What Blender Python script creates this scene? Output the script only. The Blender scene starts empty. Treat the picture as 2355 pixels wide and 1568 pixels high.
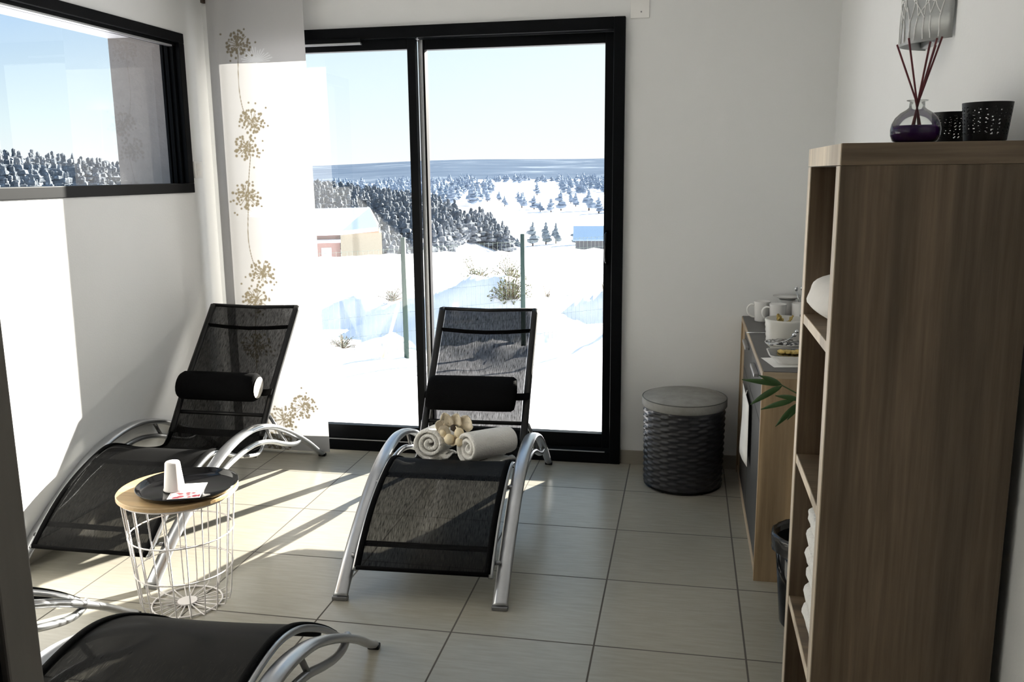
import bpy, math, random
from mathutils import Vector, Matrix, noise as mnoise
random.seed(7)
sc = bpy.context.scene
COL = sc.collection
PI = math.pi

# ------------------------------------------------------------------ helpers
class MB:
    def __init__(s): s.v = []; s.f = []
    def add(s, vs, fs):
        o = len(s.v); s.v += [tuple(p) for p in vs]; s.f += [tuple(i + o for i in f) for f in fs]; return s
    def box(s, x0, x1, y0, y1, z0, z1):
        vs = [(x, y, z) for z in (z0, z1) for y in (y0, y1) for x in (x0, x1)]
        return s.add(vs, [(0, 2, 3, 1), (4, 5, 7, 6), (0, 1, 5, 4), (2, 6, 7, 3), (0, 4, 6, 2), (1, 3, 7, 5)])
    def tube(s, path, r, n=8, rz=None, closed=False, side=None, cap=True):
        """sweep an ellipse (r across 'side', rz across the other) along path; r may be a list"""
        P = [Vector(p) for p in path]; m = len(P); vs = []
        for i, p in enumerate(P):
            if closed: t = P[(i + 1) % m] - P[i - 1]
            else: t = P[min(i + 1, m - 1)] - P[max(i - 1, 0)]
            t.normalize()
            if side is not None: a = Vector(side)
            else:
                if i == 0:
                    a = t.orthogonal().normalized()
                else: a = pa
            a = (a - t * a.dot(t)).normalized(); pa = a
            b = t.cross(a)
            ra = r[i] if isinstance(r, (list, tuple)) else r
            rb = ra if rz is None else (rz[i] if isinstance(rz, (list, tuple)) else rz)
            for k in range(n):
                th = 2 * PI * k / n
                vs.append(p + a * (math.cos(th) * ra) + b * (math.sin(th) * rb))
        fs = []
        for i in range(m if closed else m - 1):
            j = (i + 1) % m
            for k in range(n):
                fs.append((i * n + k, i * n + (k + 1) % n, j * n + (k + 1) % n, j * n + k))
        if not closed and cap:
            fs.append(tuple(range(n - 1, -1, -1))); fs.append(tuple((m - 1) * n + k for k in range(n)))
        return s.add(vs, fs)
    def lathe(s, prof, n=32, c=(0, 0, 0), close=False):
        vs = []; m = len(prof)
        for r, z in prof:
            for k in range(n):
                th = 2 * PI * k / n
                vs.append((c[0] + r * math.cos(th), c[1] + r * math.sin(th), c[2] + z))
        fs = []
        for i in range(m if close else m - 1):
            j = (i + 1) % m
            for k in range(n):
                fs.append((i * n + k, i * n + (k + 1) % n, j * n + (k + 1) % n, j * n + k))
        if not close:
            if prof[0][0] > 1e-5: fs.append(tuple(range(n - 1, -1, -1)))
            if prof[-1][0] > 1e-5: fs.append(tuple((m - 1) * n + k for k in range(n)))
        return s.add(vs, fs)
    def sheet(s, rows):
        m = len(rows); n = len(rows[0]); vs = [p for r in rows for p in r]
        return s.add(vs, [(i * n + k, i * n + k + 1, (i + 1) * n + k + 1, (i + 1) * n + k) for i in range(m - 1) for k in range(n - 1)])
    def ball(s, c, r, n=8, sq=(1, 1, 1), jit=0):
        prof = []; vs = []; fs = []
        for i in range(n + 1):
            ph = PI * i / n
            for k in range(n * 2):
                th = PI * k / n
                q = 1 + (jit * mnoise.noise((c[0] * 9 + math.cos(th) * math.sin(ph) * 2, c[1] * 9 + math.sin(th) * math.sin(ph) * 2, math.cos(ph) * 2)) if jit else 0)
                vs.append((c[0] + r * q * sq[0] * math.sin(ph) * math.cos(th), c[1] + r * q * sq[1] * math.sin(ph) * math.sin(th), c[2] - r * q * sq[2] * math.cos(ph)))
        w = n * 2
        for i in range(n):
            for k in range(w): fs.append((i * w + k, i * w + (k + 1) % w, (i + 1) * w + (k + 1) % w, (i + 1) * w + k))
        return s.add(vs, fs)
    def xf(s, M):
        s.v = [tuple(M @ Vector(p)) for p in s.v]; return s
    def build(s, name, m, parent=None, smooth=False, bevel=0, solid=0, sub=0, loc=None):
        me = bpy.data.meshes.new(name); me.from_pydata(s.v, [], s.f); me.update()
        if smooth: me.polygons.foreach_set('use_smooth', [True] * len(me.polygons))
        o = bpy.data.objects.new(name, me); COL.objects.link(o); me.materials.append(m)
        if parent is not None: o.parent = parent
        if loc: o.location = loc
        if solid:
            d = o.modifiers.new('s', 'SOLIDIFY'); d.thickness = solid; d.offset = 0
        if bevel:
            d = o.modifiers.new('b', 'BEVEL'); d.width = bevel; d.segments = 2; d.limit_method = 'ANGLE'
        if sub:
            d = o.modifiers.new('u', 'SUBSURF'); d.levels = sub; d.render_levels = sub
        return o

def tag(o, label=None, cat=None, group=None, kind=None):
    if label: o['label'] = label
    if cat: o['category'] = cat
    if group: o['group'] = group
    if kind: o['kind'] = kind
    return o
def thing(name, loc=(0, 0, 0), rz=0, label=None, cat=None, group=None, kind=None):
    o = bpy.data.objects.new(name, None); COL.objects.link(o); o.location = loc; o.rotation_euler = (0, 0, rz)
    o.empty_display_size = .05
    return tag(o, label, cat, group, kind)
def copy_tree(o, parent=None):
    c = o.copy(); COL.objects.link(c)
    if parent is not None: c.parent = parent
    for ch in list(o.children): copy_tree(ch, c)
    return c
def catmull(pts, n=6):
    P = [Vector(p) for p in pts]; out = []
    for i in range(len(P) - 1):
        p0 = P[max(i - 1, 0)]; p1 = P[i]; p2 = P[i + 1]; p3 = P[min(i + 2, len(P) - 1)]
        for k in range(n):
            t = k / n
            out.append(.5 * ((2 * p1) + (p2 - p0) * t + (2 * p0 - 5 * p1 + 4 * p2 - p3) * t * t + (3 * p1 - p0 - 3 * p2 + p3) * t ** 3))
    out.append(P[-1]); return out

# ------------------------------------------------------------------ materials
def new_mat(name):
    m = bpy.data.materials.new(name); m.use_nodes = True
    nt = m.node_tree; b = nt.nodes['Principled BSDF']; return m, nt, b
def N(nt, t, **kw):
    n = nt.nodes.new(t)
    for k, v in kw.items(): setattr(n, k, v)
    return n
def coords(nt, scale=(1, 1, 1), kind='Object', rot=(0, 0, 0)):
    tc = N(nt, 'ShaderNodeTexCoord'); mp = N(nt, 'ShaderNodeMapping')
    mp.inputs['Scale'].default_value = scale; mp.inputs['Rotation'].default_value = rot
    nt.links.new(tc.outputs[kind], mp.inputs['Vector']); return mp.outputs['Vector']
def noise_ramp(nt, vec, scale, stops, detail=4, rough=.6):
    n = N(nt, 'ShaderNodeTexNoise'); n.inputs['Scale'].default_value = scale; n.inputs['Detail'].default_value = detail
    n.inputs['Roughness'].default_value = rough
    nt.links.new(vec, n.inputs['Vector'])
    r = N(nt, 'ShaderNodeValToRGB'); e = r.color_ramp.elements
    while len(e) < len(stops): e.new(.5)
    for i, (p, c) in enumerate(stops): e[i].position = p; e[i].color = (*c, 1)
    nt.links.new(n.outputs['Fac'], r.inputs['Fac']); return r.outputs['Color'], n.outputs['Fac']
def mat(name, col, rough=.6, metal=0, var=.06, scale=8, stretch=(1, 1, 1), bump=0, bscale=None, spec=None, trans=0, coat=0):
    m, nt, b = new_mat(name)
    v = coords(nt, stretch)
    lo = tuple(c * (1 - var) for c in col); hi = tuple(min(1, c * (1 + var)) for c in col)
    c, f = noise_ramp(nt, v, scale, [(.3, lo), (.7, hi)])
    nt.links.new(c, b.inputs['Base Color'])
    b.inputs['Roughness'].default_value = rough; b.inputs['Metallic'].default_value = metal
    if spec is not None: b.inputs['Specular IOR Level'].default_value = spec
    if trans: b.inputs['Transmission Weight'].default_value = trans
    if coat: b.inputs['Coat Weight'].default_value = coat
    if bump:
        n2 = N(nt, 'ShaderNodeTexNoise'); n2.inputs['Scale'].default_value = bscale or scale * 4; n2.inputs['Detail'].default_value = 5
        nt.links.new(v, n2.inputs['Vector'])
        bp = N(nt, 'ShaderNodeBump'); bp.inputs['Strength'].default_value = bump; bp.inputs['Distance'].default_value = .01
        nt.links.new(n2.outputs['Fac'], bp.inputs['Height']); nt.links.new(bp.outputs['Normal'], b.inputs['Normal'])
    return m
def wood(name, dark, light, grain=(30, 30, 1.2), scale=2.2, rough=.5):
    m, nt, b = new_mat(name)
    v = coords(nt, grain)
    c1, f1 = noise_ramp(nt, v, scale, [(.3, dark), (.52, tuple((a + c) / 2 for a, c in zip(dark, light))), (.72, light)], detail=6)
    v2 = coords(nt, tuple(g * .2 for g in grain))
    c2, f2 = noise_ramp(nt, v2, scale, [(.40, (.72, .70, .68)), (.58, (1.12, 1.09, 1.05))], detail=2)
    mx = N(nt, 'ShaderNodeMix', data_type='RGBA', blend_type='MULTIPLY'); mx.inputs[0].default_value = 1
    nt.links.new(c1, mx.inputs[6]); nt.links.new(c2, mx.inputs[7])
    nt.links.new(mx.outputs[2], b.inputs['Base Color']); b.inputs['Roughness'].default_value = rough
    bp = N(nt, 'ShaderNodeBump'); bp.inputs['Strength'].default_value = .08; nt.links.new(f1, bp.inputs['Height']); nt.links.new(bp.outputs['Normal'], b.inputs['Normal'])
    return m
def glass(name, tint=(.97, .99, .985), ior=1.5, refl=1.0):
    m, nt, b = new_mat(name); nt.nodes.remove(b); out = nt.nodes['Material Output']
    t = N(nt, 'ShaderNodeBsdfTransparent'); t.inputs[0].default_value = (*tint, 1)
    g = N(nt, 'ShaderNodeBsdfGlossy'); g.inputs['Roughness'].default_value = .0
    f = N(nt, 'ShaderNodeFresnel'); f.inputs['IOR'].default_value = ior
    k = N(nt, 'ShaderNodeMath', operation='MULTIPLY'); k.inputs[1].default_value = refl; k.use_clamp = True
    nt.links.new(f.outputs[0], k.inputs[0])
    mx = N(nt, 'ShaderNodeMixShader'); nt.links.new(k.outputs[0], mx.inputs[0]); nt.links.new(t.outputs[0], mx.inputs[1]); nt.links.new(g.outputs[0], mx.inputs[2])
    nt.links.new(mx.outputs[0], out.inputs['Surface']); return m
def mesh_fabric(name):
    """black woven sling: the weave lets part of the light through"""
    m, nt, b = new_mat(name); out = nt.nodes['Material Output']
    b.inputs['Base Color'].default_value = (.0035, .0035, .0038, 1); b.inputs['Roughness'].default_value = .65; b.inputs['Specular IOR Level'].default_value = .08
    v = coords(nt, (330, 42, 42))
    n = N(nt, 'ShaderNodeTexNoise'); n.inputs['Scale'].default_value = 1; n.inputs['Detail'].default_value = 3; nt.links.new(v, n.inputs['Vector'])
    r = N(nt, 'ShaderNodeMapRange'); r.inputs['From Min'].default_value = .3; r.inputs['From Max'].default_value = .75
    r.inputs['To Min'].default_value = .02; r.inputs['To Max'].default_value = .125
    nt.links.new(n.outputs['Fac'], r.inputs['Value'])
    lw = N(nt, 'ShaderNodeLayerWeight'); lw.inputs['Blend'].default_value = .5
    iv = N(nt, 'ShaderNodeMath', operation='SUBTRACT'); iv.inputs[0].default_value = 1; nt.links.new(lw.outputs['Facing'], iv.inputs[1])
    ml = N(nt, 'ShaderNodeMath', operation='MULTIPLY'); nt.links.new(r.outputs[0], ml.inputs[0]); nt.links.new(iv.outputs[0], ml.inputs[1])
    t = N(nt, 'ShaderNodeBsdfTransparent'); mx = N(nt, 'ShaderNodeMixShader')
    nt.links.new(ml.outputs[0], mx.inputs[0]); nt.links.new(b.outputs[0], mx.inputs[1]); nt.links.new(t.outputs[0], mx.inputs[2])
    nt.links.new(mx.outputs[0], out.inputs['Surface']); return m
def tile_mat(name, T=.45, g=.0028):
    m, nt, b = new_mat(name); L = nt.links
    tc = N(nt, 'ShaderNodeTexCoord'); sp = N(nt, 'ShaderNodeSeparateXYZ'); L.new(tc.outputs['Object'], sp.inputs[0])
    lines = []; cells = []
    for ax in (0, 1):
        d = N(nt, 'ShaderNodeMath', operation='DIVIDE'); d.inputs[1].default_value = T; L.new(sp.outputs[ax], d.inputs[0])
        a = N(nt, 'ShaderNodeMath', operation='ADD'); a.inputs[1].default_value = .5; L.new(d.outputs[0], a.inputs[0])
        f = N(nt, 'ShaderNodeMath', operation='FRACT'); L.new(a.outputs[0], f.inputs[0])
        s = N(nt, 'ShaderNodeMath', operation='SUBTRACT'); s.inputs[1].default_value = .5; L.new(f.outputs[0], s.inputs[0])
        ab = N(nt, 'ShaderNodeMath', operation='ABSOLUTE'); L.new(s.outputs[0], ab.inputs[0])
        lt = N(nt, 'ShaderNodeMath', operation='LESS_THAN'); lt.inputs[1].default_value = g / T; L.new(ab.outputs[0], lt.inputs[0]); lines.append(lt)
        fl = N(nt, 'ShaderNodeMath', operation='FLOOR'); L.new(d.outputs[0], fl.inputs[0]); cells.append(fl)
    mxl = N(nt, 'ShaderNodeMath', operation='MAXIMUM'); L.new(lines[0].outputs[0], mxl.inputs[0]); L.new(lines[1].outputs[0], mxl.inputs[1])
    cb = N(nt, 'ShaderNodeCombineXYZ'); L.new(cells[0].outputs[0], cb.inputs[0]); L.new(cells[1].outputs[0], cb.inputs[1])
    wn = N(nt, 'ShaderNodeTexWhiteNoise'); L.new(cb.outputs[0], wn.inputs['Vector'])
    mr = N(nt, 'ShaderNodeMapRange'); mr.inputs['To Min'].default_value = .95; mr.inputs['To Max'].default_value = 1.05; L.new(wn.outputs['Value'], mr.inputs['Value'])
    c1, f1 = noise_ramp(nt, coords(nt, (3, 26, 3)), 3, [(.3, (.300, .282, .236)), (.7, (.360, .340, .287))], detail=6)
    c2 = N(nt, 'ShaderNodeMix', data_type='RGBA', blend_type='MULTIPLY'); c2.inputs[0].default_value = 1; L.new(c1, c2.inputs[6]); L.new(mr.outputs[0], c2.inputs[7])
    c3 = N(nt, 'ShaderNodeMix', data_type='RGBA'); L.new(mxl.outputs[0], c3.inputs[0]); L.new(c2.outputs[2], c3.inputs[6]); c3.inputs[7].default_value = (.085, .075, .062, 1)
    L.new(c3.outputs[2], b.inputs['Base Color'])
    r3 = N(nt, 'ShaderNodeMapRange'); r3.inputs['To Min'].default_value = .27; r3.inputs['To Max'].default_value = .9; L.new(mxl.outputs[0], r3.inputs['Value']); L.new(r3.outputs[0], b.inputs['Roughness'])
    inv = N(nt, 'ShaderNodeMath', operation='SUBTRACT'); inv.inputs[0].default_value = 1; L.new(mxl.outputs[0], inv.inputs[1])
    bp = N(nt, 'ShaderNodeBump'); bp.inputs['Strength'].default_value = .4; bp.inputs['Distance'].default_value = .002; L.new(inv.outputs[0], bp.inputs['Height']); L.new(bp.outputs['Normal'], b.inputs['Normal'])
    return m
def snow_speckle(name, dark, light, snow, scale, lo=.56, hi=.66):
    m, nt, b = new_mat(name)
    v = coords(nt)
    c1, f1 = noise_ramp(nt, v, scale, [(.3, dark), (lo - .02, light), (hi, snow)], detail=5, rough=.7)
    nt.links.new(c1, b.inputs['Base Color']); b.inputs['Roughness'].default_value = .9; b.inputs['Specular IOR Level'].default_value = .1
    return m

M = {}
M['wall'] = mat('wall_paint', (.752, .757, .755), .85, var=.012, scale=3, bump=.05, bscale=120)
M['ceil'] = mat('ceiling_paint', (.80, .79, .77), .9, var=.01)
M['render'] = mat('exterior_render', (.30, .27, .25), .9, var=.05, scale=20, bump=.2)
M['soffit'] = mat('soffit_white', (.8, .78, .78), .8, var=.02)
M['tile'] = tile_mat('floor_tiles')
M['skirt'] = mat('skirting_tile', (.30, .275, .23), .45, var=.05, scale=5, stretch=(2, 2, 14))
M['black_frame'] = mat('anthracite_aluminium', (.0035, .004, .005), .4, metal=.0, var=.1, spec=.08)
M['alu'] = mat('brushed_aluminium', (.62, .63, .65), .3, metal=.9, var=.05, scale=30, stretch=(1, 1, 10))
M['silver'] = mat('silver_paint', (.46, .47, .49), .3, metal=.88, var=.04, scale=20)
M['silver_dk'] = mat('dark_silver', (.25, .25, .26), .3, metal=.85, var=.05, scale=20)
M['glass'] = glass('window_glass', refl=1.6)
M['sling'] = mesh_fabric('black_mesh_sling')
M['black'] = mat('black_fabric', (.003, .003, .0033), .9, spec=.06, var=.15, scale=60, bump=.2, bscale=300)
M['blackmet'] = mat('black_metal', (.006, .006, .0065), .4, var=.1, spec=.3)
M['plastic_blk'] = mat('black_plastic', (.004, .004, .0045), .09, var=.1, spec=.25)
def curtain_mat():
    m, nt, b = new_mat('sheer_printed_curtain'); nt.nodes.remove(b); out = nt.nodes['Material Output']; L = nt.links
    at = N(nt, 'ShaderNodeAttribute'); at.attribute_name = 'print'
    sp = N(nt, 'ShaderNodeSeparateColor'); L.new(at.outputs['Color'], sp.inputs[0])
    def layered(base, taupe, white):
        a = N(nt, 'ShaderNodeMix', data_type='RGBA'); L.new(sp.outputs[1], a.inputs[0])
        if isinstance(base, tuple): a.inputs[6].default_value = (*base, 1)
        else: L.new(base, a.inputs[6])
        a.inputs[7].default_value = (*white, 1)
        c = N(nt, 'ShaderNodeMix', data_type='RGBA'); L.new(sp.outputs[0], c.inputs[0]); L.new(a.outputs[2], c.inputs[6]); c.inputs[7].default_value = (*taupe, 1)
        return c.outputs[2]
    # stronger backlight towards the right edge is painted into the translucency colour
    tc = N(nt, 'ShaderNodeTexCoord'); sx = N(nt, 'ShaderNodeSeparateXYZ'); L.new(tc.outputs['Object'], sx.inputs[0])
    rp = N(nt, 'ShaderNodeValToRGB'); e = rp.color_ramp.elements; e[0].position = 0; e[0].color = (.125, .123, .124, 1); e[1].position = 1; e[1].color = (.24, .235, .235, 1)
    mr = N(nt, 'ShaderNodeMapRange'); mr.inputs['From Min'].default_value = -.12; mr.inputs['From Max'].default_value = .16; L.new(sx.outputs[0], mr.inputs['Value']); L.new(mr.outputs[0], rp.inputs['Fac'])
    d = N(nt, 'ShaderNodeBsdfDiffuse'); t = N(nt, 'ShaderNodeBsdfTranslucent'); p = N(nt, 'ShaderNodeBsdfTransparent')
    L.new(layered((.86, .85, .845), (.36, .31, .23), (.97, .97, .97)), d.inputs[0])
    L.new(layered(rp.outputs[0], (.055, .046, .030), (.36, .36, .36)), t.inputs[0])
    m1 = N(nt, 'ShaderNodeMixShader'); m1.inputs[0].default_value = .5; m2 = N(nt, 'ShaderNodeMixShader'); m2.inputs[0].default_value = .01
    L.new(d.outputs[0], m1.inputs[1]); L.new(t.outputs[0], m1.inputs[2]); L.new(m1.outputs[0], m2.inputs[1]); L.new(p.outputs[0], m2.inputs[2]); L.new(m2.outputs[0], out.inputs['Surface'])
    return m
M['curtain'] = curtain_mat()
M['oak'] = wood('oak_vertical_shaded', (.105, .072, .045), (.205, .15, .10), (34, 34, 1.3))  # light oak darkened: the shade on the bookcase side is in the colour
M['oak_h'] = wood('oak_horizontal', (.13, .092, .058), (.24, .18, .12), (2.0, 34, 34))
M['oak_edge_lit'] = wood('oak_edge_lit', (.66, .56, .44), (.82, .73, .60), (20, 20, 2))  # same oak kept pale: light on the front edges is in the colour
M['oak_l'] = wood('light_oak_panel', (.30, .21, .12), (.47, .35, .215), (26, 26, 1.4))
M['oak_le'] = wood('light_oak_edge', (.42, .34, .24), (.56, .46, .34), (2, 2, 20))
M['tabletop'] = wood('beech_top', (.50, .34, .17), (.66, .48, .27), (2.5, 26, 26), rough=.4)
M['slate'] = mat('dark_grey_top', (.060, .055, .058), .42, var=.08, scale=12)
M['drawer'] = mat('dark_grey_front', (.055, .052, .05), .5, var=.05)
M['white'] = mat('white_paint', (.82, .81, .79), .4, var=.02)
M['china'] = mat('white_china', (.84, .83, .81), .18, var=.02)
M['chinagrey'] = mat('grey_ribbed_china', (.60, .585, .54), .4, var=.04)
M['whitewire'] = mat('white_wire', (.80, .77, .77), .35, var=.03)
M['towel'] = mat('white_terry', (.90, .88, .84), .95, var=.03, scale=30, bump=.7, bscale=170)
M['cup'] = mat('white_cup_plastic', (.92, .87, .84), .4, var=.02)
M['wicker'] = mat('dark_wicker', (.022, .022, .026), .38, var=.35, scale=25, stretch=(1, 1, 3))
M['cushion'] = mat('grey_suede', (.27, .265, .25), .9, var=.16, scale=14, bump=.15, bscale=90)
M['petal'] = mat('cream_petal', (.88, .77, .60), .7, var=.15, scale=40, bump=.2)
M['pod'] = mat('cream_pod', (.84, .72, .50), .55, var=.12, scale=60)
M['stemdk'] = mat('dark_stem', (.05, .035, .025), .8)
M['leaf'] = mat('green_leaf', (.035, .085, .022), .45, var=.3, scale=12)
M['reed'] = mat('burgundy_reed', (.13, .018, .026), .6, var=.2, scale=40)
M['bag'] = mat('black_bin_bag', (.008, .008, .009), .22, var=.2, bump=.4, bscale=30)
M['steel'] = mat('steel', (.62, .63, .64), .16, metal=1, var=.03)
M['biscuit'] = mat('yellow_biscuits', (.58, .42, .13), .7, var=.35, scale=60, bump=.6)
M['paper'] = mat('white_paper', (.86, .84, .81), .8, var=.03, bump=.1)
M['grey_lamp'] = mat('brushed_grey_shade', (.36, .37, .37), .45, metal=.35, var=.05, scale=20, stretch=(1, 1, 8))
M['lampwhite'] = mat('white_shade_line', (.88, .88, .87), .5, var=.02)
M['jamb'] = mat('taupe_door_lining', (.23, .21, .19), .55, var=.05, stretch=(8, 8, 1))
M['brown'] = wood('dark_door_wood', (.035, .022, .015), (.075, .05, .035), (24, 24, 1))
M['greenpost'] = mat('green_post_paint', (.022, .05, .042), .6, var=.12)
M['wire'] = mat('green_wire', (.12, .16, .14), .6)
M['stake'] = mat('pale_wood_stake', (.72, .55, .40), .8)

# liquid and bottle glass
def real_glass(name, col, rough=0, ior=1.45):
    m, nt, b = new_mat(name); b.inputs['Base Color'].default_value = (*col, 1); b.inputs['Transmission Weight'].default_value = 1
    b.inputs['Roughness'].default_value = rough; b.inputs['IOR'].default_value = ior; return m
M['bottle'] = glass('bottle_glass', tint=(.93, .94, .93), ior=1.45, refl=.8)
M['liquid'] = mat('purple_liquid', (.045, .005, .10), .08, var=.15, scale=14)
# perforated pattern handled in geometry

# ------------------------------------------------------------------ terrain
def lerp_tab(x, tab):
    if x <= tab[0][0]: return tab[0][1]
    for (a, b), (c, d) in zip(tab, tab[1:]):
        if x <= c: return b + (d - b) * (x - a) / (c - a)
    return tab[-1][1]
def sstep(a, b, x):
    t = max(0.0, min(1.0, (x - a) / (b - a))); return t * t * (3 - 2 * t)
PROF = [(0, -.15), (4.3, -.15), (6, -.2), (8.3, -.28), (12, -.3), (20, -.6), (30, -1.28), (42, -2.1), (48, -3.2), (60, -7), (100, -15), (150, -18), (250, -18), (400, -16), (700, -14), (1000, -8), (1500, 6), (2200, 28), (3000, 46), (3600, 30)]
BUMPS = [(-1.95, 7.2, .7, .42), (-1.5, 7.0, .45, .24), (-2.35, 6.8, .4, .16), (-.9, 7.7, .35, .2), (-2.8, 6.5, .35, .15), (-3.05, 5.7, .3, .09), (-2.5, 5.6, .3, .10), (-.55, 8.0, .35, .3), (.75, 7.9, .4, .45), (-3.4, 7.2, .6, .3), (.1, 6.6, .35, .15)]
def ground(x, y):
    dx = x - .24; dy = y + 2.46
    R = math.hypot(dx, dy); a = dx / max(dy, .5)
    z = lerp_tab(R, PROF)
    if R < 60: z -= R * .0115 * min(max(-.086 - a, 0), .5) / .36 * sstep(10, 35, R) * (1 - sstep(45, 60, R))
    S = lerp_tab(a, [(-.9, 1), (-.6, .76), (-.42, .58), (-.29, .40), (-.237, .22), (-.19, 0)])
    z += 21 * S * math.exp(-((R - 230) / 95.0) ** 2)
    if R < 40:
        for bx, by, br, bh in BUMPS:
            q = ((x - bx) ** 2 + (y - by) ** 2) / (br * br)
            if q < 9: z += bh * math.exp(-q)
        z += .035 * math.sin(x * 2.3 + y * 1.1) * math.sin(y * 1.9 - x * .7) * sstep(3, 5, y) * (1 - sstep(9, 16, y))
    if R > 900: z += R * .0035 * math.sin(a * 5 + 1.2) + R * .0015 * math.sin(a * 17)
    return z
def terrain(name, radii, az0, az1, nb, m, micro=0):
    rows = []
    for R in radii:
        row = []
        for k in range(nb + 1):
            t = az0 + (az1 - az0) * k / nb
            x = .24 + R * math.sin(t); y = -2.46 + R * math.cos(t)
            z = ground(x, y)
            if micro: z += micro * (mnoise.noise((x * 2.2, y * 2.2, 0)) + .6 * mnoise.noise((x * 5.5, y * 5.5, 3))) * sstep(4.2, 6, y)
            row.append((x, y, z))
        rows.append(row)
    return MB().sheet(rows).build(name, m, smooth=True)
M['snow'] = mat('snow', (.88, .87, .92), .9, var=.03, scale=2, bump=.1, bscale=8)
m, nt, b = new_mat('hill_forest')  # aerial haze painted in as pale blue base colours
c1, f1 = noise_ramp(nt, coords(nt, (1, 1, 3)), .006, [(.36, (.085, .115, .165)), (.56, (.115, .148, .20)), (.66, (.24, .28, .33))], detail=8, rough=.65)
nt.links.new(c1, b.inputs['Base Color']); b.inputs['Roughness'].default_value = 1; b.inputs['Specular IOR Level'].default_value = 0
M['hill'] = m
rad = [4.35 + .16 * i for i in range(55)]
r_ = rad[-1]
while r_ < 46: r_ *= 1.045; rad.append(r_)
tag(terrain('snowy_garden', rad, -1.25, .75, 190, M['snow'], .11), kind='structure')
rad = [r_]
while r_ < 1050: r_ *= 1.05; rad.append(r_)
tag(terrain('snowy_valley', rad, -1.25, .75, 150, M['snow']), kind='structure')
rad = [r_]
while r_ < 3700: r_ *= 1.04; rad.append(r_)
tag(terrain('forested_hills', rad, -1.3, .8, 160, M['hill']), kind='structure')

# ------------------------------------------------------------------ room shell
XL, XR, YB, YF, H = -2.14, .878, 1.739, -1.93, 2.5
def st(name, mb, m, **k): return tag(mb.build(name, m, **k), kind='structure')
st('floor', MB().box(XL - .4, XR + .3, -4.6, YB + .02, -.2, 0), M['tile'])
st('ceiling', MB().box(XL - .45, XR + .4, -4.7, YB + .25, H, H + .25), M['ceil'])
DX0, DX1, DZ1 = -2.04, -.05, 2.107
st('wall_back', MB().box(XL - .37, DX0, YB, YB + .22, -.3, H).box(DX1, XR + .3, YB, YB + .22, -.3, H).box(DX0, DX1, YB, YB + .22, DZ1, H).box(DX0, DX1, YB + .02, YB + .22, -.3, -.005), M['wall'])
WY0, WY1, WZ0, WZ1 = -.15, 1.54, 1.34, 2.085
st('wall_left', MB().box(XL - .37, XL, -4.6, WY0, -.3, H).box(XL - .37, XL, WY1, YB, -.3, H).box(XL - .37, XL, WY0, WY1, -.3, WZ0).box(XL - .37, XL, WY0, WY1, WZ1, H), M['wall'])
st('wall_right', MB().box(XR, XR + .3, -4.6, YB, -.3, H), M['wall'])
JX0, JX1 = -.246, .66
st('wall_front', MB().box(XL, JX0 - .04, YF - .12, YF, 0, H).box(JX1 + .04, XR, YF - .12, YF, 0, H).box(JX0 - .04, JX1 + .04, YF - .12, YF, 2.12, H), M['wall'])
st('wall_corridor', MB().box(XL, XR, -4.6, -4.5, 0, H), M['wall'])
st('baseboard_back', MB().box(DX1, XR, YB - .009, YB, 0, .068).box(XL, DX0, YB - .009, YB, 0, .068), M['skirt'])
st('baseboard_left', MB().box(XL, XL + .009, YF, YB - .01, 0, .068), M['skirt'])
st('baseboard_right', MB().box(XR - .009, XR, YF, YB - .01, 0, .068), M['skirt'])
# exterior lining of the left window opening
st('trim_1', MB().box(XL - .372, XL - .10, WY1 - .035, WY1, WZ0, WZ1), M['render'])
st('trim_2', MB().box(XL - .372, XL - .10, WY0, WY1 - .036, WZ1 - .012, WZ1 - .001), M['soffit'])
# entrance door lining that the camera looks past
d2 = thing('door_2', (0, 0, 0), 0, kind='structure')
MB().box(JX0 - .045, JX0, YF - .012, YF + .022, 0, 2.12).box(JX1, JX1 + .045, YF - .012, YF + .022, 0, 2.12).box(JX0 - .045, JX1 + .045, YF - .012, YF + .022, 2.08, 2.125).build('door_lining', M['jamb'], d2, bevel=.002)
MB().box(JX0 - .04, JX0 - .006, YF - .021, YF - .0125, 0, 2.08).build('door_seal', M['blackmet'], d2)
MB().box(JX0 - .045, JX0 - .003, YF - .135, YF - .0215, 0, 2.08).build('door_edge', M['brown'], d2)

# ------------------------------------------------------------------ sliding door (door_1)
d1 = thing('door_1', (0, 0, 0), 0, kind='structure')
K = M['black_frame']
y0, y1 = YB - .028, YB + .11
MB().box(DX1 - .052, DX1, y0, y1, 0, DZ1).box(DX0, DX0 + .052, y0, y1, 0, DZ1).box(DX0 + .052, DX1 - .052, y0, y1, 2.052, DZ1).box(DX0 + .052, DX1 - .052, y0, y1, 0, .058).build('frame', K, d1, bevel=.003)
MB().box(DX0 + .06, DX1 - .075, y0 - .003, y0 + .004, .0585, .0625).build('track', M['alu'], d1)
rl = MB()
GZ0, GZ1 = .132, 2.003
rl.box(-.146, -.103, 1.775, 1.82, .06, 2.05).box(-1.012, -.146, 1.775, 1.82, GZ1, 2.05).box(-1.012, -.146, 1.775, 1.82, .06, GZ0).box(-1.0215, -1.012, 1.775, 1.82, .06, 2.05)
rlo = rl.build('sliding_leaf', K, d1, bevel=.002)
MB().box(-1.044, -1.022, 1.776, 1.82, .06, 2.049).build('meeting_stile', M['alu'], rlo)['label'] = 'bright aluminium meeting stile'
MB().add([(-1.0, 1.797, GZ0), (-.146, 1.797, GZ0), (-.146, 1.797, GZ1), (-1.0, 1.797, GZ1)], [(0, 1, 2, 3)]).build('pane', M['glass'], rlo)
hb = MB()
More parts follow.
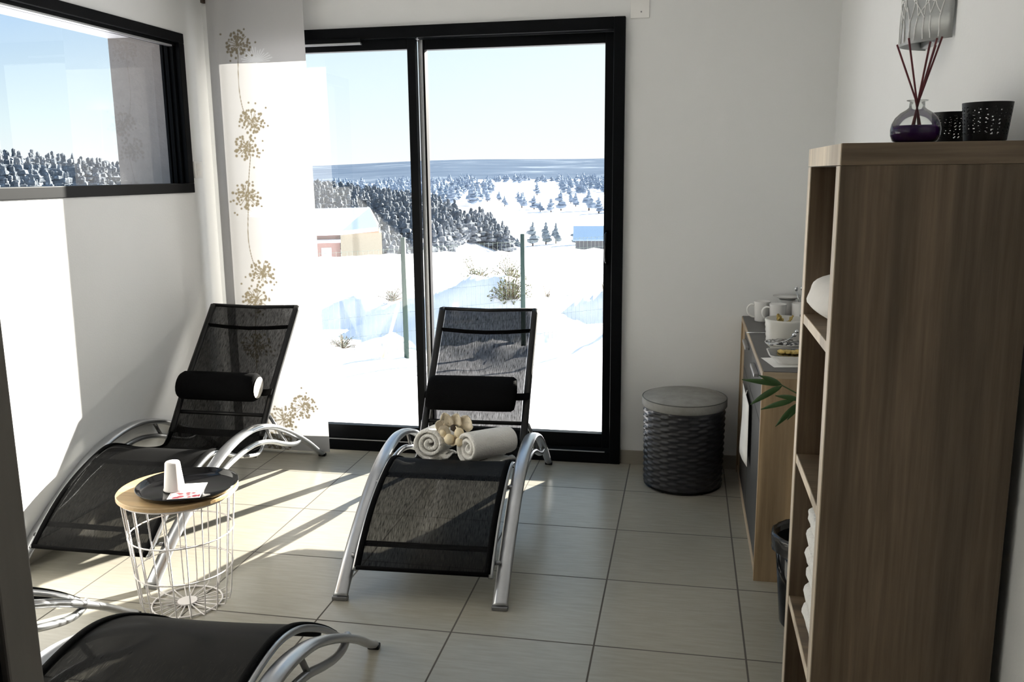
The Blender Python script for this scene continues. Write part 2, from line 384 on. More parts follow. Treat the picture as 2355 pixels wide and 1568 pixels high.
hb.tube([(-.128, 1.772, .985), (-.132, 1.757, 1.0), (-.134, 1.752, 1.06), (-.132, 1.757, 1.125), (-.128, 1.772, 1.14)], .008, 8)
hb.build('handle', M['plastic_blk'], rlo, smooth=True)
ll = MB()
ll.box(-1.085, -1.046, 1.73, 1.773, .06, 2.05).box(DX0 + .055, DX0 + .098, 1.73, 1.773, .06, 2.05).box(DX0 + .098, -1.085, 1.73, 1.773, GZ1, 2.05).box(DX0 + .098, -1.085, 1.73, 1.773, .06, GZ0)
llo = ll.build('sliding_leaf', K, d1, bevel=.002)
MB().add([(DX0 + .098, 1.752, GZ0), (-1.085, 1.752, GZ0), (-1.085, 1.752, GZ1), (DX0 + .098, 1.752, GZ1)], [(0, 1, 2, 3)]).build('pane', M['glass'], llo)
vt = MB().box(-1.95, -1.30, 1.690, 1.7105, 2.036, 2.056).build('vent_grille', K, d1, bevel=.003)
MB().box(-1.95, -1.302, 1.688, 1.7105, 2.027, 2.0355).build('vent_flap', M['alu'], vt)

# ------------------------------------------------------------------ left window (window_1)
w1 = thing('window_1', (0, 0, 0), 0, kind='structure')
xa, xb = XL - .085, XL + .008
F = .046
MB().box(xa, xb, WY0, WY1, WZ0, WZ0 + F).box(xa, xb, WY0, WY1, WZ1 - F, WZ1).box(xa, xb, WY1 - F, WY1, WZ0 + F, WZ1 - F).box(xa, xb, WY0, WY0 + F, WZ0 + F, WZ1 - F).build('frame', K, w1, bevel=.003)
sa = MB()
for i in range(3):
    w = .012 * (3 - i); x1 = XL - .018 - .02 * i
    sa.box(x1 - .012, x1, WY1 - F - .016 - .0 - .011 * i, WY1 - F - .011 * i + .0005, WZ0 + F, WZ1 - F)
sa.box(XL - .07, XL - .012, WY0 + F, WY1 - F, WZ1 - F - .012, WZ1 - F)
sa.build('sash', K, w1)
MB().box(XL - .03, XL - .01, WY0 + F, WY1 - F - .03, WZ1 - F - .020, WZ1 - F - .0125).build('glazing_bead', M['alu'], w1)
MB().add([(XL - .065, WY0 + F, WZ0 + F - .01), (XL - .065, WY1 - F, WZ0 + F - .01), (XL - .065, WY1 - F, WZ1 - F), (XL - .065, WY0 + F, WZ1 - F)], [(0, 1, 2, 3)]).build('pane', M['glass'], w1)

# wall socket and blanking plate
o = thing('wall_socket', (XL, 1.583, 1.45), 0, 'small white double socket plate on the left wall beside the curtain', 'socket')
MB().box(.0005, .010, -.036, .036, -.04, .04).build('plate', M['white'], o, bevel=.002)
MB().box(.010, .0115, -.018, .018, -.028, -.004).box(.010, .0115, -.018, .018, .004, .028).build('socket_insert', M['paper'], o)
o = thing('blanking_plate', (.012, YB, 2.16), 0, 'square white screwed plate on the wall above the right corner of the sliding door', 'plate')
MB().box(-.042, .042, -.006, .0, -.062, .062).build('plate', M['white'], o, bevel=.002)
for z in (-.035, .035): MB().box(.003, .009, -.0075, -.006, z - .003, z + .003).build('screw', M['silver_dk'], o)

# ------------------------------------------------------------------ curtain
cu = thing('curtain_panel', (-1.810, 1.63, 0), 0, 'sheer white floor length panel curtain printed with taupe and white seed heads', 'curtain')
MB().box(-.26, .26, -.012, .012, 2.455, 2.4995).build('rail', M['white'], cu)
MB().box(-.262, -.25, -.02, .006, 2.235, 2.28).build('hook', M['stemdk'], cu)
# printed pattern: rasterised onto the fine cloth mesh as a colour attribute
NXC, NZC = 200, 980
CW, CZ0, CZ1 = .495, .012, 2.455
paint = [[0.0, 0.0] for _ in range((NXC + 1) * (NZC + 1))]
def splat(x, z, r, ch):
    fx = (x + .248) / CW * NXC; fz = (z - CZ0) / (CZ1 - CZ0) * NZC
    kx = r / CW * NXC; kz = r / (CZ1 - CZ0) * NZC
    for b in range(max(0, int(fz - kz - 1)), min(NZC, int(fz + kz + 2)) + 1):
        for a in range(max(0, int(fx - kx - 1)), min(NXC, int(fx + kx + 2)) + 1):
            d = math.hypot((a - fx) / kx, (b - fz) / kz)
            v = max(0.0, min(1.0, (1.25 - d) / .5)); q = paint[b * (NXC + 1) + a]
            if v > q[ch]: q[ch] = v
def line(pts, w, ch):
    for (x0, z0), (x1, z1) in zip(pts, pts[1:]):
        n = max(2, int(math.hypot(x1 - x0, z1 - z0) / .0015))
        for k in range(n): splat(x0 + (x1 - x0) * k / n, z0 + (z1 - z0) * k / n, w, ch)
rnd = random.Random(3); CX = -1.82
for (x, z, r) in [(-1.913, 2.039, .05), (-1.863, 1.679, .05), (-1.904, 1.554, .052), (-1.921, 1.32, .055), (-1.865, .934, .05), (-1.905, .804, .055), (-1.918, .554, .06), (-1.802, .176, .055), (-1.834, .05, .05), (-1.70, .25, .05)]:
    x -= CX
    for k in range(60):
        a = rnd.uniform(0, 2 * PI); q = math.sqrt(rnd.random()) * r * 1.3
        splat(x + q * math.cos(a) * 1.05, z + q * math.sin(a), rnd.uniform(.005, .0075), 0)
    for k in range(14):
        a = 2 * PI * k / 14 + rnd.uniform(-.2, .2); q = r * rnd.uniform(.7, 1.2)
        line([(x, z), (x + q * math.cos(a), z + q * math.sin(a))], .0018, 0)
    for k in range(5):
        a = rnd.uniform(0, 2 * PI); q = r * rnd.uniform(1.4, 2.0)
        splat(x + q * math.cos(a), z + q * math.sin(a), .005, 0)
for st_ in ([(-1.915, 2.0), (-1.922, 1.856), (-1.911, 1.75), (-1.884, 1.68)], [(-1.884, 1.52), (-1.905, 1.384), (-1.916, 1.26), (-1.926, 1.103), (-1.905, .98), (-1.865, .93)], [(-1.905, .80), (-1.92, .65), (-1.925, .4), (-1.87, .2), (-1.834, .02)]):
    line([(p.x, p.y) for p in catmull([(a - CX, b, 0) for a, b in st_], 8)], .002, 0)
for (x, z) in [(-1.823, 1.985), (-1.753, 1.784), (-1.792, 1.426), (-1.844, 1.245), (-1.768, 1.082), (-1.785, .432), (-1.70, .75)]:
    x -= CX
    for k in range(17):
        a = PI * (k + .5) / 17; q = .075 * rnd.uniform(.8, 1.1)
        line([(x, z - .03), (x + .5 * q * math.cos(a), z - .03 + .45 * q * math.sin(a)), (x + 1.05 * q * math.cos(a), z - .03 + .9 * q * math.sin(a))], .0024, 1)
    line([(x, z - .03), (x + .006, z - .2), (x + .012, z - .45)], .0022, 1)
rows = []
for i in range(NZC + 1):
    z = CZ0 + (CZ1 - CZ0) * i / NZC
    row = []
    for k in range(NXC + 1):
        x = -.248 + CW * k / NXC
        wob = .012 * math.exp(-((x + .20) / .03) ** 2) + .003 * math.sin(x * 14 + z * .6)
        row.append((x + .028 * (1 - z / 2.45) * sstep(-.2, .25, x), -wob, z))
    rows.append(row)
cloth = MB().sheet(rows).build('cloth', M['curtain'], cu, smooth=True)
at_ = cloth.data.color_attributes.new('print', 'FLOAT_COLOR', 'POINT')
at_.data.foreach_set('color', [c for q in paint for c in (q[0], q[1], 0.0, 1.0)])

# ------------------------------------------------------------------ loungers
HALF = .275; TIP = 1.49
RAIL = [(0, .012), (.06, .06), (.13, .115), (.27, .205), (.42, .283), (.56, .33), (.70, .350), (.82, .344), (.95, .312), (1.07, .262), (1.20, .195), (1.33, .118), (1.44, .042), (TIP, .012)]
SLING = [(.045, .098), (.12, .165), (.22, .235), (.34, .29), (.46, .327), (.53, .332), (.60, .310), (.70, .265), (.80, .232), (.885, .215), (.93, .232), (.975, .285)]
BACK = [(.955, .262), (1.09, .44), (1.25, .62), (1.40, .788)]
FOLD = [(.05, .098), (.20, .19), (.40, .285), (.55, .335), (.68, .362), (.80, .374), (.90, .368), (1.00, .338), (1.10, .287), (1.20, .225), (1.28, .165)]
def prof(pts, n=5): return [(p.y, p.z) for p in catmull([(0, a, b) for a, b in pts], n)]
def sheet_of(P, hw, sag=.006, n=9):
    rows = []
    for (y, z) in P:
        rows.append([(-hw + 2 * hw * k / (n - 1), y, z - sag * (1 - (2 * k / (n - 1) - 1) ** 2)) for k in range(n)])
    return MB().sheet(rows)
def lounger(name, loc, rz, label, folded=False):
    t = thing(name, loc, rz, label, 'sun lounger', 'black mesh sun loungers with arched silver rails')
    RP = prof(RAIL, 6); n = len(RP)
    for s in (-1, 1):
        wd = [.026 - .010 * sstep(.55, 1, i / (n - 1)) for i in range(n)]
        th = [.014 - .002 * i / (n - 1) for i in range(n)]
        rail = MB().tube([(s * HALF, y, z) for y, z in RP], wd, 12, th, side=(1, 0, 0)).build('side_rail', M['silver'], t, smooth=True)
        MB().box(s * HALF - .027, s * HALF + .027, -.012, .012, 0.0, .014).build('rubber_foot', M['silver_dk'], rail, bevel=.003)
        MB().box(s * HALF - .018, s * HALF + .018, TIP - .012, TIP + .012, 0.0, .014).build('rubber_foot', M['blackmet'], rail, bevel=.003)
        IP = prof([(.20, .155), (.32, .185), (.45, .232), (.60, .266), (.78, .277), (.93, .248), (1.06, .198), (1.15, .168), (1.21, .160), (1.245, .172), (1.245, .180)], 5)
        MB().tube([(s * HALF, y, z) for y, z in IP], .0115, 10).build('lower_rail', M['silver'], t, smooth=True)
        MB().tube([(s * HALF, .90, .325), (s * HALF, .955, .238)], .008, 8).build('strut', M['silver_dk'], t, smooth=True)
        SP = prof(FOLD if folded else SLING, 5)
        xs = s * .236
        MB().tube([(xs, y, z - .010) for y, z in SP], .0095, 10).build('seat_tube', M['silver'], t, smooth=True)
        for (yy, zz) in ([(.10, .10), (.36, .26), (.62, .33)] if folded else [(.10, .115), (.40, .275), (.76, .232)]):
            MB().tube([(xs, yy, zz), (s * (HALF - .012), yy, zz + .004)], .0075, 8).build('bracket', M['silver_dk'], t, smooth=True)
    SP = prof(FOLD if folded else SLING, 5)
    sh = sheet_of(SP, .232).build('seat_sling', M['sling'], t, smooth=True)
    hem = MB()
    for s in (-1, 1): hem.tube([(s * .226, y, z + .002) for y, z in SP], .011, 8, .0045, side=(1, 0, 0))
    hem.tube([(-.23, SP[0][0], SP[0][1]), (.23, SP[0][0], SP[0][1])], .008, 8)
    hem.build('sling_hem', M['black'], t, smooth=True)
    for (yy, zz) in ([(.14, .135), (.52, .305), (1.15, .235)] if folded else [(.13, .150), (.43, .297), (.88, .196)]):
        MB().tube([(-.236, yy, zz), (.236, yy, zz)], .0105, 8).build('crossbar', M['blackmet'], t, smooth=True)
    if not folded:
        BP = prof(BACK, 6)
        sheet_of(BP, .205, .01).build('back_sling', M['sling'], t, smooth=True)
        path = [(-.222, y, z) for y, z in BP] + [(.222, y, z) for y, z in reversed(BP)]
        bf = MB()
        for s in (-1, 1): bf.tube([(s * .222, y, z) for y, z in BP], .0165, 10, .012, side=(1, 0, 0))
        bf.tube([(-.225, BP[-1][0], BP[-1][1]), (0, BP[-1][0] - .004, BP[-1][1] - .006), (.225, BP[-1][0], BP[-1][1])], .0085, 8)
        bf.build('back_frame', M['blackmet'], t, smooth=True)
        MB().tube([(-.21, 1.325, .700), (-.1, 1.322, .692), (0, 1.321, .689), (.1, 1.322, .692), (.21, 1.325, .700)], .006, 8, .014, side=(0, .7, .7)).build('head_band', M['black'], t, smooth=True)
        MB().tube([(-.222, 1.02, .342), (.222, 1.02, .342)], .009, 8).build('back_crossbar', M['blackmet'], t, smooth=True)
        for s in (-1, 1):
            MB().tube([(s * .236, 1.02, .34), (s * HALF, 1.10, .186)], .008, 8).build('recline_stay', M['silver_dk'], t, smooth=True)
    return t
C1 = ((-1.838, .109, 0), 0.0); C2 = ((-.603, .157, 0), .045); C3 = ((-.827, -1.638, 0), .07); C4 = ((-1.67, -1.59, 0), .07)
l1 = lounger('sun_lounger', *C1, 'black mesh lounger with raised back against the left wall, in front of the curtain')
l2 = lounger('sun_lounger', *C2, 'black mesh lounger with raised back before the glass door, carrying two rolled towels')
l3 = lounger('sun_lounger', *C3, 'black mesh lounger folded low in the foreground, nearest the camera', True)
l4 = lounger('sun_lounger', *C4, 'lounger mostly hidden behind the door lining, only its arched silver rails showing', True)

def local_to_world(C, p):
    (o, a) = C; c, s = math.cos(a), math.sin(a)
    return (o[0] + p[0] * c - p[1] * s, o[1] + p[0] * s + p[1] * c, o[2] + p[2])
# bolsters: axis along local x, sits on the back panel
def bolster(C, x0, x1, yb, zb, r, flat, label, endlabel=None):
    t = thing('headrest_cushion', local_to_world(C, (0, yb, zb)), C[1], label, 'cushion', 'black bolster cushions strapped to the raised backs')
    nrm = Vector((0, -.72, .69)); tan = Vector((0, .69, .72))
    mb = MB(); n = 20; xs = [x0, x0 + .004, x0 + .018] + [x0 + (x1 - x0) * k / 6 for k in range(1, 6)] + [x1 - .018, x1 - .004, x1]
    rows = []
    for i, x in enumerate(xs):
        q = [.5, .86, .985][i] if i < 3 else ([.5, .86, .985][len(xs) - 1 - i] if i > len(xs) - 4 else 1)
        ring = []
        for k in range(n):
            th = 2 * PI * k / n
            p = tan * (math.cos(th) * r * q) + nrm * ((math.sin(th) * r * flat * q) + r * flat + .008)
            ring.append((x, p.y, p.z))
        rows.append(ring + [ring[0]])
    mb.sheet(rows).build('bolster', M['black'], t, smooth=True)
    for (a, b) in ((-.238, x0 + .01), (x1 - .01, .238)):
        pts = [(a, .012 if abs(a) > .2 else 0, 0), (b, 0, 0)]
        P = [Vector((a, 0, 0)) + nrm * .018, Vector(((a + b) / 2, 0, 0)) + nrm * .02, Vector((b, 0, 0)) + nrm * .03]
        MB().tube(P, .018, 8, .003, side=tan).build('strap', M['black'], t)
    return t, tan, nrm
b1, tan, nrm = bolster(C1, -.205, .185, 1.075, .425, .070, .80, 'plump black bolster on the lounger by the left wall, its right end pale')
c = nrm * (.070 * .80 + .008)
ring = [(.1865, c.y + tan.y * .052 * math.cos(2 * PI * k / 16) + nrm.y * .042 * math.sin(2 * PI * k / 16), c.z + tan.z * .052 * math.cos(2 * PI * k / 16) + nrm.z * .042 * math.sin(2 * PI * k / 16)) for k in range(16)]
MB().add(ring, [tuple(range(16))]).build('end_panel', mat('patterned_pale_cloth', (.70, .64, .56), .8, var=.35, scale=45), b1)['label'] = 'pale patterned end of the bolster'
bolster(C2, -.222, .180, 1.085, .435, .088, .38, 'flat black cushion on the lounger before the glass door')

# ------------------------------------------------------------------ towels and dried flower on lounger
def rolled_towel(name, loc, axis, r, length, label, turns=2.6, seed=0, start=0):
    t = thing(name, loc, 0, label, 'towel', 'white rolled towels on the lounger')
    ax = Vector((axis[0], axis[1], axis[2] if len(axis) > 2 else 0)).normalized(); rt = ax.cross(Vector((0, 0, 1))).normalized(); up = rt.cross(ax)
    m_ = 76; rows = []
    ths = .0095
    for li in range(9):
        l = length * li / 8
        row = []
        for i in range(m_ + 1):
            f = i / m_; th = start + 2 * PI * turns * f
            rr = .006 + (r - .010) * f ** .92
            rr *= 1 + .05 * mnoise.noise((math.cos(th) * 1.5, math.sin(th) * 1.5, l * 8 + seed))
            e = .008 * mnoise.noise((f * 9, seed, 0)) * (1 if li in (0, 8) else 0) - (.010 * (1 - f) if li == 0 else 0) * -1
            p = ax * (l + e) + rt * (rr * math.cos(th)) + up * (rr * math.sin(th) * .96)
            row.append(tuple(p))
        rows.append(row)
    o = MB().sheet(rows).build('towel_roll', M['towel'], t, smooth=True)
    d = o.modifiers.new('s', 'SOLIDIFY'); d.thickness = .0175; d.offset = 0
    d = o.modifiers.new('u', 'SUBSURF'); d.levels = 1; d.render_levels = 1
    # loose hem flap below
    fl = []
    for li in range(9):
        l = length * li / 8; row = []
        for k in range(6):
            q = k / 5
            p = ax * (l + .004 * math.sin(li * 2.3)) + rt * (-.012 + .055 * q) + up * (-r * .96 - .002 + .006 * math.sin(q * 6 + li * 1.3))
            row.append(tuple(p))
        fl.append(row)
    MB().sheet(fl).build('loose_hem', M['towel'], t, smooth=True, solid=.008)
    return t
rolled_towel('rolled_towel', (-.752, .80, .352), (.10, 1, -.12), .070, .22, 'thick white rolled towel, the left one of the pair on the lounger', 2.7, 1, .6)
rolled_towel('rolled_towel', (-.592, .775, .350), (.62, .80, -.06), .068, .235, 'white rolled towel lying slantwise, the right one of the pair on the lounger', 2.4, 5, 2.0)
fw = thing('dried_flower', (-.655, .86, .40), 0, 'cream dried flower sprig with papery petals and round pods lying on the rolled towels', 'dried flower')
def petal(mb, c, direction, up, L, W, cup=.3):
    d = Vector(direction).normalized(); u = Vector(up).normalized(); s = d.cross(u).normalized(); u = s.cross(d)
    rows = []
    for i in range(7):
        f = i / 6; w = W * math.sin(PI * min(1, f * .85 + .1)) ** .7
        rows.append([tuple(Vector(c) + d * (L * f) + s * (w * (k / 2 - 1)) + u * (cup * L * (f * f * .6 + (k / 2 - 1) ** 2 * .35) + .004 * math.sin(k * 3 + i * 2))) for k in range(5)])
    mb.sheet(rows)
for (c, d, u, L, W) in [((-.03, 0, .0), (-.7, -.3, .5), (.3, -1, .2), .06, .028), ((-.02, 0, .01), (-.25, -.2, 1), (0, -1, 0), .072, .026), ((0, 0, .01), (.35, -.1, 1), (-.2, -1, .1), .066, .026), ((-.02, -.01, 0), (-.6, -.4, -.2), (0, -1, .4), .05, .028), ((0, -.01, -.01), (.5, -.4, .2), (0, -1, .3), .045, .026), ((.04, 0, .0), (.35, -.1, .9), (-.3, -1, 0), .07, .034), ((.0, -.01, -.02), (.1, -.6, -.8), (0, -1, 0), .05, .024)]:
    mb = MB(); petal(mb, c, d, u, L, W); mb.build('petal', M['petal'], fw, smooth=True, solid=.002)
for (c, r) in [((-.012, -.045, -.028), .021), ((.028, -.04, .0), .019), ((.030, -.05, -.036), .017), ((-.045, -.03, -.01), .016)]:
    MB().ball(c, r, 8, (1, 1, 1.1), .1).build('pod', M['pod'], fw, smooth=True)
MB().ball((.0, -.02, .012), .014, 6, (1, 1, 1), .4).build('flower_centre', M['stemdk'], fw, smooth=True)
MB().tube([(.02, -.02, -.02), (.07, .01, -.02), (.115, .03, -.022)], .004, 6).tube([(.04, -.01, -.02), (.09, -.015, -.012)], .003, 6).build('stem', M['stemdk'], fw)

# ------------------------------------------------------------------ wire basket table
TC = (-1.380, .032)
tb = thing('basket_table', (*TC, 0), 0, 'round side table with beech top on a tapering white wire basket, between the loungers', 'side table')
MB().lathe([(.0, .395), (.186, .395), (.191, .398), (.191, .408), (.188, .411), (0, .411)], 64).build('tabletop', M['tabletop'], tb, smooth=False, bevel=0)
wb = MB(); nw = 20
for k in range(nw):
    a = 2 * PI * k / nw
    pr = [(.178, .394), (.145, .03), (.138, .008), (.115, .005), (.03, .005)]
    wb.tube([(r * math.cos(a), r * math.sin(a), z) for r, z in pr], .0022, 6)
wb.build('basket_wires', M['whitewire'], tb, smooth=True)
for (r, z, w) in [(.180, .391, .003), (.1665, .262, .0024), (.1555, .135, .0024), (.113, .0045, .0032)]:
    MB().tube([(r * math.cos(2 * PI * k / 64), r * math.sin(2 * PI * k / 64), z) for k in range(64)], w, 6, closed=True).build('wire_ring', M['whitewire'], tb, smooth=True)
MB().lathe([(0, .003), (.032, .003), (.032, .009), (0, .009)], 32).build('base_disc', M['whitewire'], tb)
tr = thing('serving_tray', (-1.337, .020, .4115), 0, 'round glossy black tray with a raised rim on the wire table', 'tray')
MB().lathe([(0, 0), (.138, 0), (.150, .006), (.158, .020), (.1595, .0215), (.161, .020), (.1545, .005), (.143, -.0003)][:6] + [(.1555, .019), (.148, .0085), (.138, .003), (0, .003)], 64).build('tray_dish', M['plastic_blk'], tr, smooth=True)
cp = thing('plastic_cup', (-1.372, .0, .4148), 0, 'white plastic cup upside down on the black tray', 'cup')
MB().lathe([(.0335, .0005), (.0345, .002), (.0335, .006), (.0325, .0065), (.0235, .092), (.021, .0955), (0, .0955)], 40).build('cup_body', M['cup'], cp, smooth=True)
# leaflet with red blossoms
m, nt, b = new_mat('leaflet_print')
vor = N(nt, 'ShaderNodeTexVoronoi'); vor.inputs['Scale'].default_value = 38; nt.links.new(coords(nt), vor.inputs['Vector'])
rp = N(nt, 'ShaderNodeValToRGB'); e = rp.color_ramp.elements; e[0].position = .36; e[0].color = (.16, .006, .02, 1); e[1].position = .50; e[1].color = (.45, .36, .36, 1); nt.links.new(vor.outputs['Distance'], rp.inputs['Fac'])
nt.links.new(rp.outputs['Color'], b.inputs['Base Color']); b.inputs['Roughness'].default_value = .5
lf = thing('leaflet', (-1.322, -.005, .4152), .35, 'small white leaflet with red flowers lying on the black tray', 'leaflet')
MB().box(-.05, .05, -.070, .070, 0, .0008).build('card', M['paper'], lf)
MB().box(-.048, .048, -.068, .012, .0009, .0012).build('flower_picture', m, lf)
MB().box(-.045, .01, .016, .066, .0009, .0012).build('grey_picture', mat('leaflet_grey', (.40, .36, .36), .5, var=.6, scale=60), lf)

# ------------------------------------------------------------------ wicker basket stool
ws = thing('wicker_stool', (.255, 1.50, 0), 0, 'round dark wicker laundry basket stool with a grey cushioned lid by the back wall', 'basket')
def wicker(r0, r1, h, rows_n=25, cols=26):
    rows = []; sub = 4; nv = rows_n * sub
    for i in range(nv + 1):
        f = i / nv; z = .012 + (h - .012) * f; rr = r0 + (r1 - r0) * f
        row = []; rowi = min(i, nv - 1) // sub; inside = math.sin(PI * ((i % sub) / sub))
        for k in range(cols * 8 + 1):
            a = 2 * PI * k / (cols * 8)
            w = math.sin(a * cols / 2 + (rowi % 2) * PI); w = math.copysign(abs(w) ** .6, w)
            rad = rr + (.0030 * w + .002) * inside
            row.append((rad * math.cos(a), rad * math.sin(a), z))
        rows.append(row)
    return MB().sheet(rows)
wicker(.176, .181, .372).build('wicker_body', M['wicker'], ws, smooth=True)
MB().lathe([(0, .0), (.172, .0), (.178, .006), (.178, .014), (.16, .016), (.16, .37), (0, .37)], 48).build('inner_shell', M['plastic_blk'], ws, smooth=False)
lid = MB().lathe([(0, .372), (.186, .372), (.191, .378), (.191, .408), (.187, .413), (.175, .419), (.12, .428), (.05, .431), (0, .432)], 64).build('cushioned_lid', M['cushion'], ws, smooth=True)
MB().tube([(.1885 * math.cos(2 * PI * k / 64), .1885 * math.sin(2 * PI * k / 64), .4125) for k in range(64)], .0022, 6, closed=True).build('piping', mat('dark_grey_piping', (.10, .10, .095), .8), lid, smooth=True)

# ------------------------------------------------------------------ sideboard
SX, SY0, SY1, SZ = .507, .529, 1.715, .755
sb = thing('sideboard', (0, 0, 0), 0, 'oak sideboard with dark fronts and a dark grey top along the right wall', 'sideboard')
MB().box(SX, XR - .012, SY0, SY0 + .022, 0, SZ - .024).build('end_panel', M['oak_l'], sb, bevel=.001)
MB().box(SX, XR - .012, SY1 - .022, SY1, 0, SZ - .024).build('end_panel', M['oak_l'], sb, bevel=.001)
MB().box(SX + .0005, XR - .012, SY0, SY1, SZ - .0235, SZ - .002).build('carcass_top', M['oak_le'], sb)
MB().box(SX + .004, XR - .012, SY0 + .004, SY1, SZ - .0018, SZ).build('worktop_surface', M['slate'], sb)
MB().box(SX + .004, XR - .03, SY0 + .022, SY1 - .022, .0, .035).build('plinth', M['oak_le'], sb)
MB().box(SX + .03, XR - .02, SY0 + .022, SY1 - .022, .036, .055).build('bottom_panel', M['oak_l'], sb)
ym = .5 * (SY0 + SY1)
for (a, c) in ((SY0 + .024, ym - .003), (ym + .003, SY1 - .17)):
    dr = MB().box(SX + .006, SX + .024, a, c, SZ - .20, SZ - .030).build('drawer_front', M['drawer'], sb, bevel=.001)
    yc = .5 * (a + c)
    MB().box(SX - .012, SX + .0055, yc - .09, yc + .09, SZ - .070, SZ - .056).build('handle', M['alu'], dr, bevel=.002)
    do = MB().box(SX + .006, SX + .024, a, c, .04, SZ - .204).build('door', M['drawer'], sb, bevel=.001)
MB().box(SX + .006, SX + .024, SY1 - .166, SY1 - .024, .04, SZ - .03).build('corner_stile', M['oak_l'], sb)
hg = thing('paper_tag', (SX - .003, 1.16, .40), 0, 'white paper sheet hanging on the dark front of the sideboard', 'paper')
rows = [[(-.004 - .018 * math.sin(k * .8) * i / 6, -.19 + .095 * k - .03 * i / 6, .12 - .24 * i / 6) for k in range(5)] for i in range(7)]
MB().sheet(rows).build('sheet', M['paper'], hg, smooth=True, solid=.001)
MB().tube([(-.005, -.02, .12), (.0, -.02, .14)], .002, 6).build('tape', M['paper'], hg)

def mug(name, loc, rz, label):
    t = thing(name, loc, rz, label, 'mug', 'white mugs on the sideboard')
    MB().lathe([(0, 0), (.029, 0), (.031, .003), (.0365, .088), (.0375, .090), (.0355, .090), (.029, .006), (0, .006)], 40).build('mug_body', M['china'], t, smooth=True)
    pts = catmull([(-.033, 0, .074), (-.052, 0, .076), (-.066, 0, .060), (-.062, 0, .036), (-.046, 0, .022), (-.0315, 0, .020)], 6)
    MB().tube(pts, .0048, 8, .0035).build('handle', M['china'], t, smooth=True)
    return t
ZT = SZ
mug('mug', (.585, 1.578, ZT), .25, 'white mug with its handle to the left, nearest the wall on the sideboard')
mug('mug', (.645, 1.50, ZT), .15, 'white mug in front of the other mug, behind the ribbed bowl')
sr = thing('saucer_stack', (.70, 1.655, ZT), 0, 'white cup under a saucer at the back of the sideboard by the wall', 'saucer')
MB().lathe([(0, 0), (.03, 0), (.036, .09), (.034, .09), (.028, .005), (0, .005)], 32).build('cup_body', M['china'], sr, smooth=True)
MB().lathe([(0, .0905), (.03, .0905), (.062, .104), (.063, .1055), (.03, .095), (0, .095)], 40).build('saucer_plate', M['china'], sr, smooth=True)
jr = thing('spoon_jar', (.752, 1.585, ZT), 0, 'dark jar holding teaspoons and stirrers behind the white tumbler', 'jar')
MB().lathe([(0, 0), (.03, 0), (.032, .002), (.034, .075), (.032, .075), (.03, .004), (0, .004)], 28).build('jar_body', M['plastic_blk'], jr, smooth=True)
rnd = random.Random(5)
for k in range(6):
    a = rnd.uniform(0, 2 * PI); tx, ty = .034 * math.cos(a), .034 * math.sin(a); L = rnd.uniform(.125, .15)
    mb = MB().tube([(tx * -.4, ty * -.4, .006), (tx, ty, L)], .0018, 6)
    mb.ball((tx * 1.06, ty * 1.06, L + .006), .009, 6, (.8, .35, 1.3)); mb.build('spoon', M['steel'], jr, smooth=True)
mb = MB().tube([(.0, .0, .006), (.012, -.01, .14)], .003, 6); mb.ball((.014, -.012, .15), .013, 6, (1, .5, 1)); mb.build('stirrer', M['plastic_blk'], jr, smooth=True)
tu = thing('tumbler', (.735, 1.52, ZT), 0, 'plain white handleless tumbler right of the two mugs', 'tumbler')
MB().lathe([(0, 0), (.026, 0), (.027, .002), (.030, .092), (.028, .092), (.025, .004), (0, .004)], 32).build('tumbler_body', M['china'], tu, smooth=True)
kt = thing('thermos_flask', (.795, 1.44, ZT), PI, 'tall shiny steel flask half hidden behind the bookcase', 'flask')
MB().lathe([(0, 0), (.05, 0), (.052, .004), (.052, .17), (.046, .19), (.034, .2), (0, .2)], 40).build('flask_body', M['steel'], kt, smooth=True)
MB().lathe([(0, .2), (.034, .2), (.034, .235), (.03, .24), (0, .24)], 32).build('flask_lid', M['plastic_blk'], kt, smooth=True)
MB().tube(catmull([(-.05, 0, .16), (-.08, 0, .15), (-.085, 0, .09), (-.052, 0, .05)], 6), .007, 8).build('handle', M['plastic_blk'], kt, smooth=True)
bw = thing('ribbed_bowl', (.633, 1.06, ZT), 0, 'grey horizontally ribbed bowl holding yellow wrapped sachets', 'bowl')
pr = [(0, 0), (.064, 0)]
for k in range(10): pr += [(.0705 + .0008 * k + (.0018 if k % 2 else 0), .004 + .0095 * k)]
pr += [(.077, .097), (.073, .097), (.068, .01), (0, .008)]
MB().lathe(pr, 48).build('bowl_body', M['chinagrey'], bw, smooth=True)
MB().lathe([(0, .07), (.071, .07), (.071, .072), (0, .072)], 32).build('dark_filling', M['plastic_blk'], bw)
for k in range(7):
    a = k * 2.1; mb = MB()
    petal(mb, (.015 * math.cos(a) - .01, .015 * math.sin(a), .074), (math.cos(a), math.sin(a), 1.1), (0, 0, 1), .04, .012)
    mb.build('sachet', M['biscuit'], bw, smooth=True, solid=.0015)
m, nt, b = new_mat('black_white_pattern')
vor = N(nt, 'ShaderNodeTexVoronoi'); vor.inputs['Scale'].default_value = 70; nt.links.new(coords(nt), vor.inputs['Vector'])
rp = N(nt, 'ShaderNodeValToRGB'); rp.color_ramp.interpolation = 'CONSTANT'; e = rp.color_ramp.elements; e[0].position = 0; e[0].color = (.75, .74, .72, 1); e[1].position = .42; e[1].color = (.012, .012, .013, 1); nt.links.new(vor.outputs['Distance'], rp.inputs['Fac'])
nt.links.new(rp.outputs['Color'], b.inputs['Base Color']); b.inputs['Roughness'].default_value = .25
pb = thing('patterned_dish', (.612, .895, ZT), 0, 'shallow dish with a black and white patterned inside in front of the ribbed bowl', 'dish')
